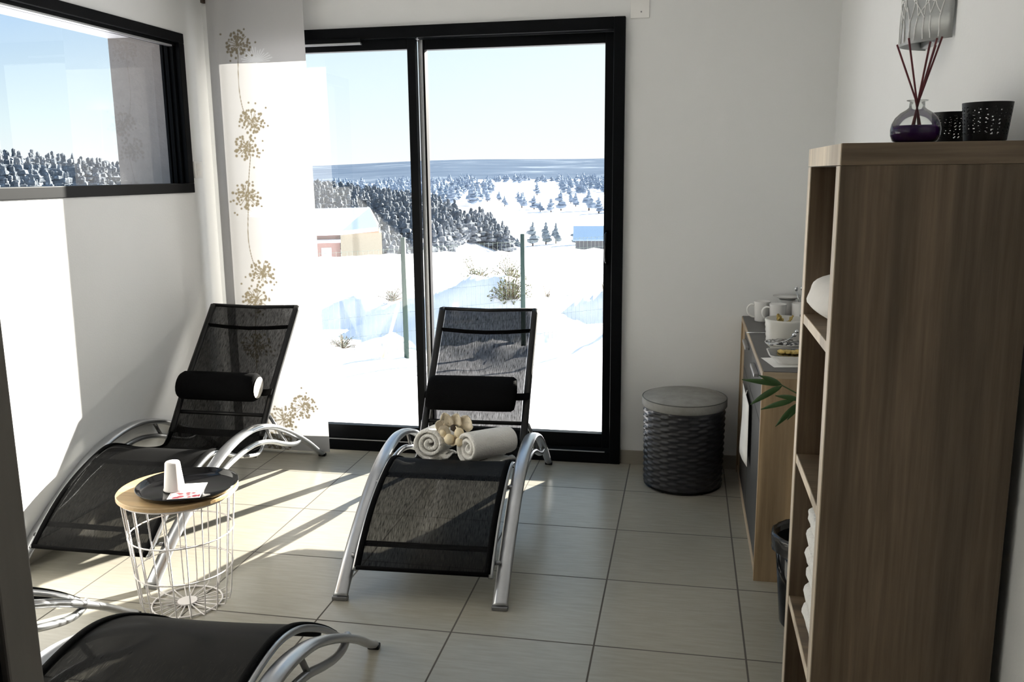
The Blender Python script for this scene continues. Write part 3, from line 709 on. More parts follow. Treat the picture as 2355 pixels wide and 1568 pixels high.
MB().lathe([(0, 0), (.035, 0), (.045, .008), (.068, .030), (.070, .034), (.0685, .034)], 40).build('dish_outside', M['chinagrey'], pb, smooth=True)
MB().lathe([(.0685, .0341), (.058, .022), (.04, .012), (0, .010)], 40).build('patterned_inside', m, pb, smooth=True)
sp = thing('teaspoon', (.618, .888, ZT + .034), .6, 'shiny teaspoon with a beaded end lying across the patterned dish', 'spoon')
mb = MB().tube([(-.05, 0, .0), (0, 0, .006), (.035, 0, .022)], .0025, 8); mb.ball((-.058, 0, .0), .017, 8, (1.2, .8, .35)); mb.build('spoon_body', M['steel'], sp, smooth=True)
MB().ball((.038, 0, .026), .0085, 8).ball((.048, 0, .038), .007, 8).build('beads', M['steel'], sp, smooth=True)
ty = thing('biscuit_tray', (.655, .70, ZT), 0, 'rectangular white tray with black inside holding yellow biscuits on the sideboard', 'tray')
def rrect(hx, hy, r, n=6):
    out = []
    for (cx, cy, a0) in ((hx - r, hy - r, 0), (-hx + r, hy - r, PI / 2), (-hx + r, -hy + r, PI), (hx - r, -hy + r, 1.5 * PI)):
        for k in range(n + 1):
            a = a0 + PI / 2 * k / n; out.append((cx + r * math.cos(a), cy + r * math.sin(a)))
    return out
def loft(mb, secs):
    rings = [[(x, y, z) for x, y in rrect(hx, hy, r)] for hx, hy, r, z in secs]
    n = len(rings[0]); vs = [p for r in rings for p in r]; fs = []
    for i in range(len(rings) - 1):
        for k in range(n): fs.append((i * n + k, i * n + (k + 1) % n, (i + 1) * n + (k + 1) % n, (i + 1) * n + k))
    fs.append(tuple(range(n - 1, -1, -1))); fs.append(tuple((len(rings) - 1) * n + k for k in range(n)))
    return mb.add(vs, fs)
loft(MB(), [(.085, .052, .02, 0), (.10, .066, .025, .014), (.118, .080, .028, .030), (.119, .081, .028, .032), (.115, .077, .026, .032)]).build('tray_body', M['china'], ty, smooth=False)
loft(MB(), [(.114, .076, .026, .0322), (.098, .064, .024, .0326)]).build('tray_inside', M['plastic_blk'], ty)
rnd = random.Random(9)
for k in range(8):
    x = -.07 + .02 * k; MB().ball((x, rnd.uniform(-.025, .0), .037), .018, 6, (1.0, 1.3, .4), .3).build('biscuit', M['biscuit'], ty, smooth=True)
ln = thing('paper_doily', (.60, .70, ZT + .0002), .2, 'white folded napkin under the biscuit tray', 'napkin')
ln.location = (.632, .70, ZT)
rows = [[(-.10 + .05 * k, -.085 + .04 * i, .0006) for k in range(5)] for i in range(5)]
ty.location.z += .0016
MB().sheet(rows).build('napkin_sheet', M['paper'], ln, solid=.001)
gp = thing('green_glass', (.735, 1.20, ZT), 0, 'small dark green glass behind the ribbed bowl beside the bookcase', 'glass')
MB().lathe([(0, 0), (.03, 0), (.034, .09), (.032, .09), (.028, .006), (0, .006)], 28).build('glass_body', mat('dark_green_glass', (.01, .035, .02), .1), gp, smooth=True)
te = thing('loose_teaspoon', (.545, 1.255, ZT + .003), 0, 'thin teaspoon lying on the grey top left of the ribbed bowl', 'spoon')
mb = MB().tube([(-.045, 0, 0), (.05, .0, .0)], .002, 6); mb.ball((.06, 0, .0), .012, 6, (1.3, .8, .22)); mb.build('spoon_body', M['steel'], te, smooth=True)

# ------------------------------------------------------------------ bookcase
BX0, BX1, BY0, BY1, BZ = .518, .858, -.722, -.282, 1.465
bk = thing('bookcase', (0, 0, 0), 0, 'tall open oak bookcase standing against the right wall, its side towards the camera', 'bookcase')
W_ = .040
for (a, c) in ((BY0, BY0 + W_), (BY1 - W_, BY1)):
    sp_ = MB().box(BX0 + .002, BX1, a, c, 0, BZ - .0405).build('side_panel', M['oak'], bk, bevel=.0008)
    MB().box(BX0, BX0 + .0019, a + .0005, c - .0005, 0, BZ - .041).build('edge_band', M['oak_edge_lit'], sp_)
tpn = MB().box(BX0 + .002, BX1, BY0 - .001, BY1 + .001, BZ - .040, BZ).build('top_panel', M['oak_h'], bk, bevel=.0008)
MB().box(BX0, BX0 + .0019, BY0, BY1, BZ - .0395, BZ - .0005).build('edge_band', M['oak_edge_lit'], tpn)
for z in (.04, .372, .742, 1.085):
    s_ = MB().box(BX0 + .004, BX1 - .012, BY0 + W_, BY1 - W_, z - .022, z).build('shelf', M['oak_h'], bk)
    MB().box(BX0 + .002, BX0 + .0039, BY0 + W_, BY1 - W_, z - .0218, z - .0002).build('edge_band', M['oak_edge_lit'], s_)
MB().box(BX1 - .0115, BX1 - .002, BY0 + W_, BY1 - W_, .018, BZ - .041).build('back_panel', M['oak'], bk)
# towels in the bookcase
rnd = random.Random(11)
names = ['bottom', 'second from bottom', 'third from bottom', 'fourth from bottom', 'fifth from bottom', 'top']
zc = .3725
for k in range(6):
    h = .047
    t = thing('folded_towel', (.675 + rnd.uniform(-.006, .006), -.535, zc), 0, 'folded white towel in the bookcase stack, %s of six' % names[k], 'towel', 'folded white towels stacked in the bookcase')
    rows = []
    mb = MB(); n = 28
    for i in range(9):
        f = i / 8; y = -.135 + .27 * f; ring = []
        edge = min(f, 1 - f) * 8; q = 1 if edge >= 1 else .86 + .14 * edge
        for j in range(n):
            a = 2 * PI * j / n
            sx = math.copysign(abs(math.cos(a)) ** .35, math.cos(a)); sz = math.copysign(abs(math.sin(a)) ** .6, math.sin(a))
            jx = .005 * mnoise.noise((j * .9, i * .8, k * 7.0)) * (1 if sx < 0 else 0)
            ring.append((sx * .138 * q + jx, y, h / 2 + sz * (h / 2 - .0005) * q))
        rows.append(ring + [ring[0]])
    mb.sheet(rows); nb = n + 1
    mb.f.append(tuple(range(n))); mb.f.append(tuple(8 * nb + j for j in range(n - 1, -1, -1)))
    mb.build('towel_bundle', M['towel'], t, smooth=True)
    zc += h
# crumpled white bag on the upper shelf
cb_ = thing('white_cloth_bundle', (.665, -.50, 1.0855), 0, 'crumpled white cloth bundle bulging from the upper shelf of the bookcase', 'cloth')
mb = MB(); rows = []
for i in range(15):
    ph = PI * i / 14; row = []
    for k in range(25):
        a = 2 * PI * k / 24
        d = Vector((math.sin(ph) * math.cos(a), math.sin(ph) * math.sin(a), -math.cos(ph)))
        q = 1 + .16 * mnoise.noise(d * 2.4) + .06 * mnoise.noise(d * 7) 
        x, y, z = d.x * .158 * q, math.copysign(abs(d.y) ** .5, d.y) * .168 * (.8 + .2 * q), .060 + d.z * .066 * q - .03 * max(0, d.y) ** 2
        row.append((x, max(-.175, min(.175, y)), max(0.0, z)))
    rows.append(row)
mb.sheet(rows).build('cloth_bundle', mat('white_crumpled_cloth', (.84, .81, .77), .9, var=.05, scale=10, bump=.3, bscale=25), cb_, smooth=True, sub=1)

# things on top of the bookcase
df = thing('reed_diffuser', (.672, -.60, BZ), 0, 'round glass reed diffuser with purple liquid and burgundy reeds on the bookcase', 'diffuser')
bt = MB().lathe([(0, .001), (.034, .001), (.041, .006), (.0448, .016), (.0455, .027), (.0435, .038), (.038, .049), (.029, .058), (.019, .064), (.0145, .068), (.0135, .079), (.019, .0805), (.0195, .082), (.012, .0825)], 48).build('bottle', M['bottle'], df, smooth=True)
MB().lathe([(0, .002), (.033, .002), (.0398, .0066), (.0436, .016), (.0443, .027), (.0432, .034), (0, .034)], 48).build('liquid', M['liquid'], df, smooth=True)
for (dx, dy, L) in [(-.044, .0, .185), (-.026, -.01, .195), (.012, -.01, .185), (.018, .012, .190), (.028, .006, .195), (.034, -.006, .196), (.022, -.012, .180)]:
    MB().tube([(-dx * .35, -dy * .35, .006), (0 + dx * .10, dy * .1, .085), (dx, dy, L)], .0018, 6).build('reed', M['reed'], df, smooth=True)
def lantern(loc, r, h, label):
    t = thing('candle_holder', loc, 0, label, 'candle holder', 'black perforated candle holders on the bookcase')
    nx, nz = 99, 34; mb = MB(); vs = []
    for i in range(nz + 1):
        z = h * (.06 + .94 * i / nz); rr = r * (.84 + .16 * i / nz)
        for k in range(nx):
            a = 2 * PI * k / nx; vs.append((rr * math.cos(a), rr * math.sin(a), z))
    fs = []
    for i in range(nz):
        for k in range(nx):
            # leaf-shaped slots in chevrons
            hole = False
            if 4 < i < nz - 4:
                c = k % 9; up = (i + (c if (k // 9) % 2 else 9 - c))
                hole = (up % 4 < 2) and c in (1, 2, 3, 6, 7) and (i + (k // 9)) % 3 != 0
            if not hole: fs.append((i * nx + k, i * nx + (k + 1) % nx, (i + 1) * nx + (k + 1) % nx, (i + 1) * nx + k))
    mb.add(vs, fs); mb.build('pierced_shade', M['blackmet'], t, solid=.0012)
    MB().lathe([(0, .002), (r * .8, .002), (r * .84, h * .06), (0, h * .06)], 36).build('base', M['blackmet'], t)
    for k in range(3):
        a = 2 * PI * k / 3 + .4; MB().box(r * .6 * math.cos(a) - .005, r * .6 * math.cos(a) + .005, r * .6 * math.sin(a) - .005, r * .6 * math.sin(a) + .005, 0, .0022).build('foot', M['blackmet'], t)
    return t
lantern((.797, -.60, BZ), .0435, .074, 'larger black perforated candle holder at the right on the bookcase')
lantern((.772, -.455, BZ), .036, .066, 'smaller black perforated candle holder partly behind the reed diffuser')

# ------------------------------------------------------------------ wall lamp
wl = thing('wall_lamp', (XR, .155, 1.735), 0, 'curved grey metal wall lamp etched with pale bare trees on the right wall', 'wall lamp')
def lamp_pt(t, z): # half-round bowed sheet: flat on the near side, curling back to the wall at the far side
    return (-.006 - .088 * max(0, math.sin(PI * min(1, t) ** 1.25)) ** .75, -.185 + .255 * t, z)
rows = [[lamp_pt(k / 24, .40 * i / 6) for k in range(25)] for i in range(7)]
MB().sheet(rows).build('lamp_shade', M['grey_lamp'], wl, smooth=True, solid=.002)
MB().box(-.02, .0, -.06, .10, .004, .38).build('back_plate', M['silver'], wl, bevel=.003)
MB().tube([(-.03, .03, .02), (-.03, .03, .10)], .022, 16).build('bulb', M['lampwhite'], wl, smooth=True)
lp = MB(); rnd = random.Random(21)
def limb(t, z, ang, L, w, depth):
    pts = []
    tt, zz, aa = t, z, ang
    for k in range(6):
        p = lamp_pt(tt, zz); pts.append((p[0] - .0022, p[1], p[2]))
        tt += math.sin(aa) * L / 5 / .255; zz += math.cos(aa) * L / 5; aa += rnd.uniform(-.12, .12)
        if not (0.02 < tt < .98 and .004 < zz < .396): break
    if len(pts) > 2: lp.tube(pts, w, 4)
    if depth and len(pts) > 3:
        for s in (-1, 1):
            limb(tt - math.sin(aa) * L * .3 * rnd.random() / .255, zz - math.cos(aa) * L * .5 * rnd.random(), aa + s * rnd.uniform(.12, .42), L * .86, w * .86, depth - 1)
for t in (.10, .17, .24, .33, .40, .47, .55, .62, .70, .80): limb(t, .006, rnd.uniform(-.08, .08), .055, .0016, 5)
lp.build('tree_pattern', M['lampwhite'], wl)
MB().ball((lamp_pt(.10, .2)[0] - .003, lamp_pt(.10, .2)[1], .10), .004, 6).build('screw', M['silver_dk'], wl, smooth=True)

# ------------------------------------------------------------------ bin and bamboo plant
bn = thing('waste_bin', (.655, .255, 0), 0, 'black waste bin lined with a black bag, between sideboard and bookcase', 'bin')
MB().lathe([(0, .0), (.085, .0), (.088, .006), (.112, .295), (.109, .295), (.085, .008), (0, .008)], 40).build('bin_body', M['plastic_blk'], bn, smooth=True)
rows = []
for i, (r, z) in enumerate([(.098, .20), (.109, .29), (.112, .305), (.118, .306), (.122, .295), (.123, .275), (.121, .255), (.1215, .25)]):
    rows.append([((r + (.006 * mnoise.noise((k * .7, i * .9, 2)) if i > 2 else 0)) * math.cos(2 * PI * k / 40), (r + (.006 * mnoise.noise((k * .7, i * .9, 2)) if i > 2 else 0)) * math.sin(2 * PI * k / 40), z + (.012 * mnoise.noise((k * .5, i, 4)) if i > 3 else 0)) for k in range(41)])
MB().sheet(rows).build('bin_bag', M['bag'], bn, smooth=True)
pp = thing('bamboo_plant', (.735, .02, 0), 0, 'leafy bamboo plant in a pot behind the bookcase, leaves reaching over the bin', 'plant')
MB().lathe([(0, 0), (.085, 0), (.11, .22), (.115, .225), (.105, .225), (.095, .19), (0, .19)], 36).build('pot', M['drawer'], pp, smooth=True)
def leaf_mb(mb, a, b, w, droop=.01):
    a = Vector(a); b = Vector(b); d = b - a; s = d.cross(Vector((.3, -1, .35))).normalized(); rows = []
    for i in range(9):
        f = i / 8; ww = w * (math.sin(PI * min(1, f ** .75)) ** .8 if 0 < f < 1 else .02)
        c = a + d * f - Vector((0, 0, droop * f * f))
        rows.append([tuple(c - s * ww), tuple(c + Vector((0, -.002, .003))), tuple(c + s * ww)])
    mb.sheet(rows)
ox, oy = .735, .02
def L(p): return (p[0] - ox, p[1] - oy, p[2])
stem_pts = [(.0, .0, .19), (-.02, .03, .5), (-.06, .1, .70), (-.11, .15, .755)]
MB().tube(catmull(stem_pts, 5), .004, 6).tube(catmull([(-.10, .14, .75), (-.15, .165, .765), (-.20, .18, .788)], 4), .0022, 6).build('stem', M['leaf'], pp, smooth=True)
MB().tube(catmull([(.02, .01, .19), (.03, .03, .35), (0, .07, .50), (-.06, .09, .53)], 5), .003, 6).tube([(.0, -.01, .19), (.02, -.02, .6), (.03, -.02, 1.0)], .005, 6).build('stem', M['leaf'], pp, smooth=True)
for (a, c, w) in [((.535, .2, .788), (.419, .2, .810), .009), ((.535, .2, .788), (.468, .2, .825), .0085), ((.537, .2, .786), (.445, .2, .733), .0095), ((.590, .2, .744), (.518, .2, .764), .008), ((.572, .2, .742), (.478, .2, .720), .0085), ((.590, .2, .736), (.522, .2, .668), .0095), ((.590, .2, .732), (.555, .2, .690), .008), ((.68, .11, .55), (.575, .13, .56), .009), ((.68, .11, .55), (.60, .15, .52), .009), ((.74, .0, 1.0), (.80, -.05, 1.06), .01), ((.74, .0, .95), (.82, .06, .9), .01), ((.74, .0, .9), (.69, .08, .93), .01)]:
    mb = MB(); leaf_mb(mb, L(a), L(c), w); mb.build('leaf', M['leaf'], pp, smooth=True)

# ------------------------------------------------------------------ outside: fence
fn = thing('wire_fence', (0, 0, 0), 0, 'green wire mesh fence on two round posts in the snow outside the glass door', 'fence')
pA = Vector((-2.57, 4.86, 0)); pB = Vector((-1.10, 5.98, 0))
pA = Vector((-2.26, 5.14)); pB = Vector((-1.33, 6.04))
dv = (pB - pA)
posts = [pA - dv * 1.0, pA, pB, pB + dv, pB + dv * 2]
def pz(p): return ground(p.x, p.y)
tops = {}
for i, p in enumerate(posts):
    z0 = pz(p); zt = z0 + 1.10
    MB().tube([(p.x, p.y, z0 - .1), (p.x, p.y, zt)], .024, 12).build('post', M['greenpost'], fn, smooth=True)
for i in range(len(posts) - 1):
    a, c = posts[i], posts[i + 1]; mb = MB(); n = 26
    for k in range(n + 1):
        p = a + (c - a) * (k / n); z0 = pz(p)
        mb.tube([(p.x, p.y + .02, z0 + .02), (p.x, p.y + .02, -.28 + 1.05)], .0014, 3, cap=False)
    for zz in (.10, .28, .46, .64, .78, .82, .94, 1.04):
        mb.tube([((a + (c - a) * (k / 6)).x, (a + (c - a) * (k / 6)).y + .02, -.28 + zz) for k in range(7)], .0016, 3, cap=False)
    mb.build('mesh_panel', M['wire'], fn)
sk = thing('wooden_stake', (pA.x - .05, pA.y - .12, pz(pA)), 0, 'pale wooden stake leaning on the left fence post', 'stake')
MB().tube([(-.12, -.06, .0), (.03, 0, .52)], .016, 6).build('stake_pole', M['stake'], sk)

# shrubs in the snow
def shrub(name, x, y, r, h, n, col, label, seed, group=None, dz=0):
    t = thing(name, (x, y, ground(x, y) + dz), 0, label, 'shrub', group)
    rnd = random.Random(seed); mb = MB(); tw = MB()
    for k in range(n):
        a = rnd.uniform(0, 2 * PI); e = rnd.uniform(.15, 1.35); q = rnd.uniform(.35, 1)
        tip = Vector((math.cos(a) * math.cos(e) * r * q, math.sin(a) * math.cos(e) * r * q, math.sin(e) * h * q))
        tw.tube([(tip.x * .1, tip.y * .1, 0), tuple(tip * .6 + Vector((0, 0, h * .05))), tuple(tip)], .004, 3, cap=False)
        for j in range(7):
            c = tip * rnd.uniform(.6, 1.05) + Vector((rnd.uniform(-1, 1), rnd.uniform(-1, 1), rnd.uniform(-1, 1))) * r * .09
            d = Vector((rnd.uniform(-1, 1), rnd.uniform(-1, 1), rnd.uniform(-.3, 1))).normalized() * r * .10
            s = d.orthogonal().normalized() * r * .028
            mb.add([tuple(c), tuple(c + d * .5 + s), tuple(c + d), tuple(c + d * .5 - s)], [(0, 1, 2, 3)])
    tw.build('twigs', mat('twig_brown', (.10, .075, .045), .9), t)
    mb.build('foliage', mat('shrub_leaf', col, .8, var=.4, scale=20), t)
    return t
shrub('broom_shrub', -1.60, 6.75, .30, .36, 80, (.15, .15, .06), 'dense dark green shrub on the snow mound beside the right fence post', 1, dz=-.05)
shrub('broom_shrub', -2.08, 7.2, .26, .32, 40, (.20, .20, .11), 'sparse olive shrub poking from the top of the snow mound, left of the post', 2, dz=-.03)
shrub('broom_shrub', -1.70, 7.25, .24, .30, 40, (.20, .20, .10), 'yellowish shrub on top of the snow mound just left of the right post', 3)
shrub('broom_shrub', -2.93, 5.28, .16, .14, 40, (.16, .17, .14), 'low grey tuft in the snow left of the stile', 4)
shrub('broom_shrub', -3.02, 7.0, .20, .16, 40, (.26, .25, .22), 'low grey clump in the snow beside the left fence post', 5)
shrub('broom_shrub', -1.32, 7.55, .10, .26, 12, (.25, .23, .18), 'thin dry twig in the snow right of the right post', 6)
shrub('broom_shrub', -.72, 8.2, .16, .22, 22, (.24, .22, .18), 'dry twigs in the snow by the right door jamb', 7)
shrub('broom_shrub', -.78, 9.8, .12, .14, 16, (.24, .22, .18), 'small dry twigs far right, above the other dry twigs', 8)

# ------------------------------------------------------------------ outside: trees
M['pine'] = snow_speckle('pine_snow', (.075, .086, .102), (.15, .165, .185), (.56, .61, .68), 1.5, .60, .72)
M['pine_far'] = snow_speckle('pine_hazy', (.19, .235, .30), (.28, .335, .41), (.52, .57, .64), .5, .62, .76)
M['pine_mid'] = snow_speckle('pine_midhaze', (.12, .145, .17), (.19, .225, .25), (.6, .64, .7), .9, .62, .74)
M['trunk'] = mat('trunk', (.07, .055, .05), .9)
def crown(rnd, h, r, base=.12, nb=7):
    # irregular pine crown: a stack of lumpy foliage masses
    mb = MB(); o0 = rnd.random() * 50
    for i in range(nb):
        f = i / (nb - 1); z = base + (1 - base) * (.10 + .80 * f)
        rr = r * (1.05 - .80 * f ** 1.3) * rnd.uniform(.75, 1.1) * (.75 if i == 0 else 1)
        cx, cy = rnd.uniform(-.35, .35) * r * (1 - f), rnd.uniform(-.35, .35) * r * (1 - f)
        n0 = len(mb.v); mb.ball((cx, cy, z), 1, 3, (rr, rr, .12))
        for q in range(n0, len(mb.v)):
            p = mb.v[q]; w = mnoise.noise((p[0] * 9 + o0, p[1] * 9, p[2] * 13)) * .5 + rnd.uniform(-.18, .18)
            mb.v[q] = (cx + (p[0] - cx) * (1 + w), cy + (p[1] - cy) * (1 + w), p[2] + w * .05)
    return mb.v, mb.f
rnd = random.Random(4)
CR = [crown(random.Random(i), 1, .30, nb=5 + i % 3) for i in range(5)]
def single_tree(x, y, h, r, m, label, name='pine_tree', group=None, k=0):
    t = thing(name, (x, y, ground(x, y)), k * 1.3, label, 'tree', group)
    vs, fs = CR[k % 5]
    MB().add([(p[0] * r * 3, p[1] * r * 3, p[2] * h) for p in vs], fs).build('crown', m, t)
    MB().tube([(0, 0, -.3), (0, 0, h * .3)], r * .12, 6).build('trunk', M['trunk'], t)
    return t
G = 'hazy pines scattered over the far snowy valley'
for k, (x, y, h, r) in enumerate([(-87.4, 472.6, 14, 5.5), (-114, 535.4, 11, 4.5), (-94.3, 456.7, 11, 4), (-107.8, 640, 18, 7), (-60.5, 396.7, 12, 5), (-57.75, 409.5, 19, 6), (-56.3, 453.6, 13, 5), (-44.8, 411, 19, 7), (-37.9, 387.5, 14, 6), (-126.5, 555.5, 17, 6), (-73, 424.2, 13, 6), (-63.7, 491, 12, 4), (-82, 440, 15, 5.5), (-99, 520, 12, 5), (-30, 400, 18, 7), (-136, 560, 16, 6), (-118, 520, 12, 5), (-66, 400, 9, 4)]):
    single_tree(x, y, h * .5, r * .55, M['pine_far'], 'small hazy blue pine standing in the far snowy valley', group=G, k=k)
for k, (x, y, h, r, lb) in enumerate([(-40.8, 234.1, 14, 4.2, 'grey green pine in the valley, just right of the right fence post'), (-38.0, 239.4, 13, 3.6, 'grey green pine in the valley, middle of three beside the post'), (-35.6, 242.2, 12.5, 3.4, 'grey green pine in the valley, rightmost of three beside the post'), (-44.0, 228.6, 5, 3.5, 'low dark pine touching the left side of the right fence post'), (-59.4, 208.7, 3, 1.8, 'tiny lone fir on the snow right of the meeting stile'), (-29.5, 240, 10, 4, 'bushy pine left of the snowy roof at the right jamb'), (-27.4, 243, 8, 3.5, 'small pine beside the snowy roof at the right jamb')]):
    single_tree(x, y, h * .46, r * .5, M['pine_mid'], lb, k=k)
# bare tree
bt_ = thing('bare_tree', (-52.1, 222.2, ground(-52.1, 222.2)), 0, 'leafless spreading tree on the snow between the stile and the right post', 'tree')
mb = MB(); rnd = random.Random(8)
def br(p, d, L_, w, dep):
    q = p + d * L_; mb.tube([tuple(p), tuple(q)], [w, w * .7], 4)
    if dep:
        for s in range(3):
            nd = (d + Vector((rnd.uniform(-1, 1), rnd.uniform(-.5, .5), rnd.uniform(-.2, .6))) * .75).normalized(); br(q, nd, L_ * .68, w * .6, dep - 1)
br(Vector((0, 0, 0)), Vector((.05, 0, 1)), 2.1, .15, 4)
mb.build('branches', mat('bare_branch', (.22, .23, .25), .9), bt_)
# the wood on the left slope: a mass nobody could count
def forest(name, spots, m, label):
    mb = MB()
    for i, (x, y, h, r) in enumerate(spots):
        vs, fs = CR[i % 5]; z = ground(x, y); a = i * 1.7; c, s = math.cos(a), math.sin(a)
        mb.add([(x + (p[0] * c - p[1] * s) * r * 3, y + (p[0] * s + p[1] * c) * r * 3, z + p[2] * h) for p in vs], fs)
    return tag(mb.build(name, m), label, 'forest', kind='stuff')
SOLO = [(o.location.x, o.location.y) for o in COL.objects if o.get('category') == 'tree']
rnd = random.Random(12); sp1 = []
while len(sp1) < 4200:
    t = rnd.uniform(-1.0, -.20); R = 115 + 190 * rnd.random() ** .8
    a = math.tan(t)
    lim = 122 + 75 * sstep(-.34, -.21, a) + 22 * mnoise.noise((t * 14, 0, 0))
    if any(abs(.24 + R * math.sin(t) - px) < 9 and abs(-2.46 + R * math.cos(t) - py) < 9 for px, py in SOLO): continue
    if R < lim or R > 250 + 45 * sstep(-.24, -.5, a) or rnd.random() > 1.1 - .6 * sstep(-.5, -.8, a): continue
    sp1.append((.24 + R * math.sin(t), -2.46 + R * math.cos(t), rnd.uniform(3.6, 6.2), rnd.uniform(1.7, 2.6)))
forest('snowy_pine_wood', sp1, M['pine'], 'dark snow dusted pine wood on the slope behind the house')
sp2 = []
while len(sp2) < 1100:
    t = rnd.uniform(-.75, -.02); R = rnd.uniform(480, 1000); a = math.tan(t)
    if any(abs(.24 + R * math.sin(t) - px) < 14 and abs(-2.46 + R * math.cos(t) - py) < 14 for px, py in SOLO): continue
    if a > -.22 and a < -.14 and R < 900: continue
    if a > -.14 and R < 650: continue
    if a < -.30 and R < 420: continue
    sp2.append((.24 + R * math.sin(t), -2.46 + R * math.cos(t), rnd.uniform(6, 10), rnd.uniform(3, 5)))
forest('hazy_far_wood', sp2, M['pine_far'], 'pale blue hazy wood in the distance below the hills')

# ------------------------------------------------------------------ houses outside
hs = thing('house', (-28.0, 66.6, 0), .387, 'pink and cream house with a thick snowy roof, beyond the garden fence', 'house')
zz = lambda py: 1.416 - (py - 402) / 27.0
xx = lambda px: (px - 785) / 27.0
M['salmon'] = mat('salmon_render', (.30, .17, .15), .9, var=.05); M['cream'] = mat('cream_render', (.30, .265, .20), .9, var=.05); M['hsnow'] = mat('roof_snow', (.88, .9, .95), .9, var=.02)
MB().box(xx(560), xx(786), 0, 6, -12, zz(527)).build('wall', M['salmon'], hs)
MB().box(xx(787), xx(878), -.6, 6, -12, zz(528)).build('wing', M['cream'], hs)
MB().box(xx(786), xx(872), -.68, -.6, zz(529), zz(519)).build('fascia', mat('brown_fascia', (.35, .18, .12), .8), hs)
MB().add([(xx(550), -1.1, zz(529)), (xx(790), -1.1, zz(527)), (xx(550), 3, zz(482)), (xx(855), 3, zz(480)), (xx(870), -1.1, zz(520)), (xx(550), 7, zz(526)), (xx(880), 7, zz(524))], [(0, 1, 3, 2), (1, 4, 3), (2, 3, 6, 5), (3, 4, 6)]).build('roof', M['hsnow'], hs, solid=.35)
MB().box(xx(560), xx(787), -1.2, -.02, zz(548), zz(542)).build('porch_roof', M['hsnow'], hs)
wn = MB().box(xx(744), xx(766), -.06, 0, zz(591), zz(561)).build('window', M['white'], hs)
MB().box(xx(747), xx(763), -.08, -.06, zz(587), zz(565)).build('pane', mat('pale_pane', (.45, .5, .58), .2), wn)
h2 = thing('chalet', (-21.5, 222, ground(-21.5, 222)), .1, 'far chalet with a snowy pitched roof at the right jamb of the door', 'house')
MB().add([(-6, -4, -1), (8, -4, -1), (8, 4, -1), (-6, 4, -1), (-6, -4, 3.2), (8, -4, 3.2), (8, 4, 3.2), (-6, 4, 3.2), (-6, 0, 5.6), (8, 0, 5.6)], [(0, 1, 5, 4), (1, 2, 6, 9, 5), (2, 3, 7, 6), (3, 0, 4, 8, 7)]).build('wall', mat('chalet_wall', (.28, .25, .23), .9), h2)
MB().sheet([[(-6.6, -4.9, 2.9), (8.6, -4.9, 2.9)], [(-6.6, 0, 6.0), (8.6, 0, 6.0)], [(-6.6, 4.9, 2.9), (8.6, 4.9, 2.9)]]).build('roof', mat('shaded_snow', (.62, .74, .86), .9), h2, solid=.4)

# ------------------------------------------------------------------ light
sun = bpy.data.lights.new('sun', 'SUN'); sun.energy = 32; sun.angle = math.radians(.7); sun.color = (1, .94, .84)
so = bpy.data.objects.new('sun', sun); COL.objects.link(so)
so.rotation_euler = Vector((-.56, -1, -.36)).to_track_quat('-Z', 'Y').to_euler()
so.location = (3, 8, 5)
w = bpy.data.worlds.new('World'); sc.world = w; w.use_nodes = True; nt = w.node_tree
bg = nt.nodes['Background']
tc = N(nt, 'ShaderNodeTexCoord'); sx = N(nt, 'ShaderNodeSeparateXYZ'); nt.links.new(tc.outputs['Generated'], sx.inputs[0])
r1 = N(nt, 'ShaderNodeMapRange'); r1.inputs['From Min'].default_value = 0; r1.inputs['From Max'].default_value = .34; nt.links.new(sx.outputs['Z'], r1.inputs['Value'])
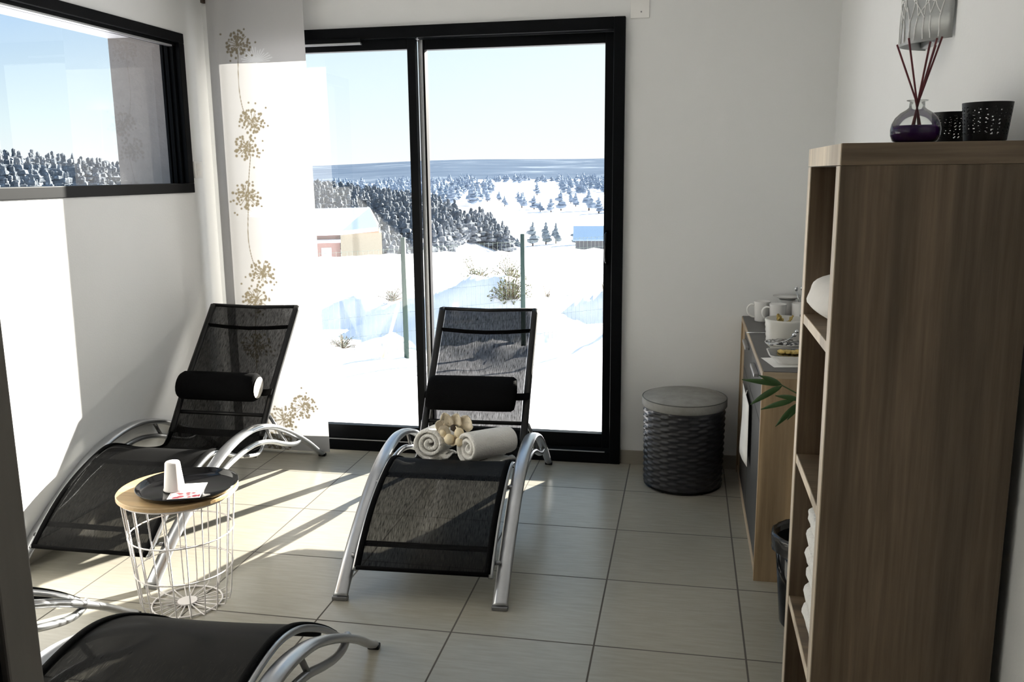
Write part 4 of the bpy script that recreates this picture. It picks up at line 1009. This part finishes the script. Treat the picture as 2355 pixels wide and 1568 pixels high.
# paler towards the sun
dt = N(nt, 'ShaderNodeVectorMath', operation='DOT_PRODUCT'); dt.inputs[1].default_value = Vector((.57, 1, .2)).normalized(); nt.links.new(tc.outputs['Generated'], dt.inputs[0])
r2 = N(nt, 'ShaderNodeMapRange'); r2.inputs['From Min'].default_value = .35; r2.inputs['From Max'].default_value = .92; r2.inputs['To Min'].default_value = 1.9; r2.inputs['To Max'].default_value = .28; nt.links.new(dt.outputs['Value'], r2.inputs['Value'])
mu = N(nt, 'ShaderNodeMath', operation='MULTIPLY'); mu.use_clamp = True; nt.links.new(r1.outputs[0], mu.inputs[0]); nt.links.new(r2.outputs[0], mu.inputs[1])
rp = N(nt, 'ShaderNodeValToRGB'); e = rp.color_ramp.elements
e[0].position = 0; e[0].color = (1.0, 1.0, 1.0, 1); e[1].position = 1; e[1].color = (.40, .62, .92, 1)
k = e.new(.30); k.color = (.82, .96, 1.0, 1)
nt.links.new(mu.outputs[0], rp.inputs['Fac']); nt.links.new(rp.outputs['Color'], bg.inputs['Color']); bg.inputs['Strength'].default_value = .92

# ------------------------------------------------------------------ camera
cam = bpy.data.cameras.new('camera'); co = bpy.data.objects.new('camera', cam); COL.objects.link(co)
cam.sensor_fit = 'HORIZONTAL'; cam.sensor_width = 36; cam.lens = 36 * 2020.46 / 2355
cam.clip_start = .02; cam.clip_end = 8000
yaw, pitch, roll = .1964, .1882, -.0100
f = Vector((-math.sin(yaw) * math.cos(pitch), math.cos(yaw) * math.cos(pitch), -math.sin(pitch)))
r = Vector((math.cos(yaw), math.sin(yaw), 0)); u = r.cross(f)
r2 = r * math.cos(roll) + u * math.sin(roll); u2 = -r * math.sin(roll) + u * math.cos(roll)
co.matrix_world = Matrix(((r2.x, u2.x, -f.x, .2443), (r2.y, u2.y, -f.y, -2.4585), (r2.z, u2.z, -f.z, 1.4161), (0, 0, 0, 1)))
sc.camera = co
sc.view_settings.view_transform = 'Standard'; sc.view_settings.look = 'None'; sc.view_settings.exposure = .25; sc.view_settings.gamma = 1
sc.cycles.max_bounces = 11; sc.cycles.diffuse_bounces = 6; sc.cycles.glossy_bounces = 5; sc.cycles.transparent_max_bounces = 16
sc.cycles.sample_clamp_indirect = 8
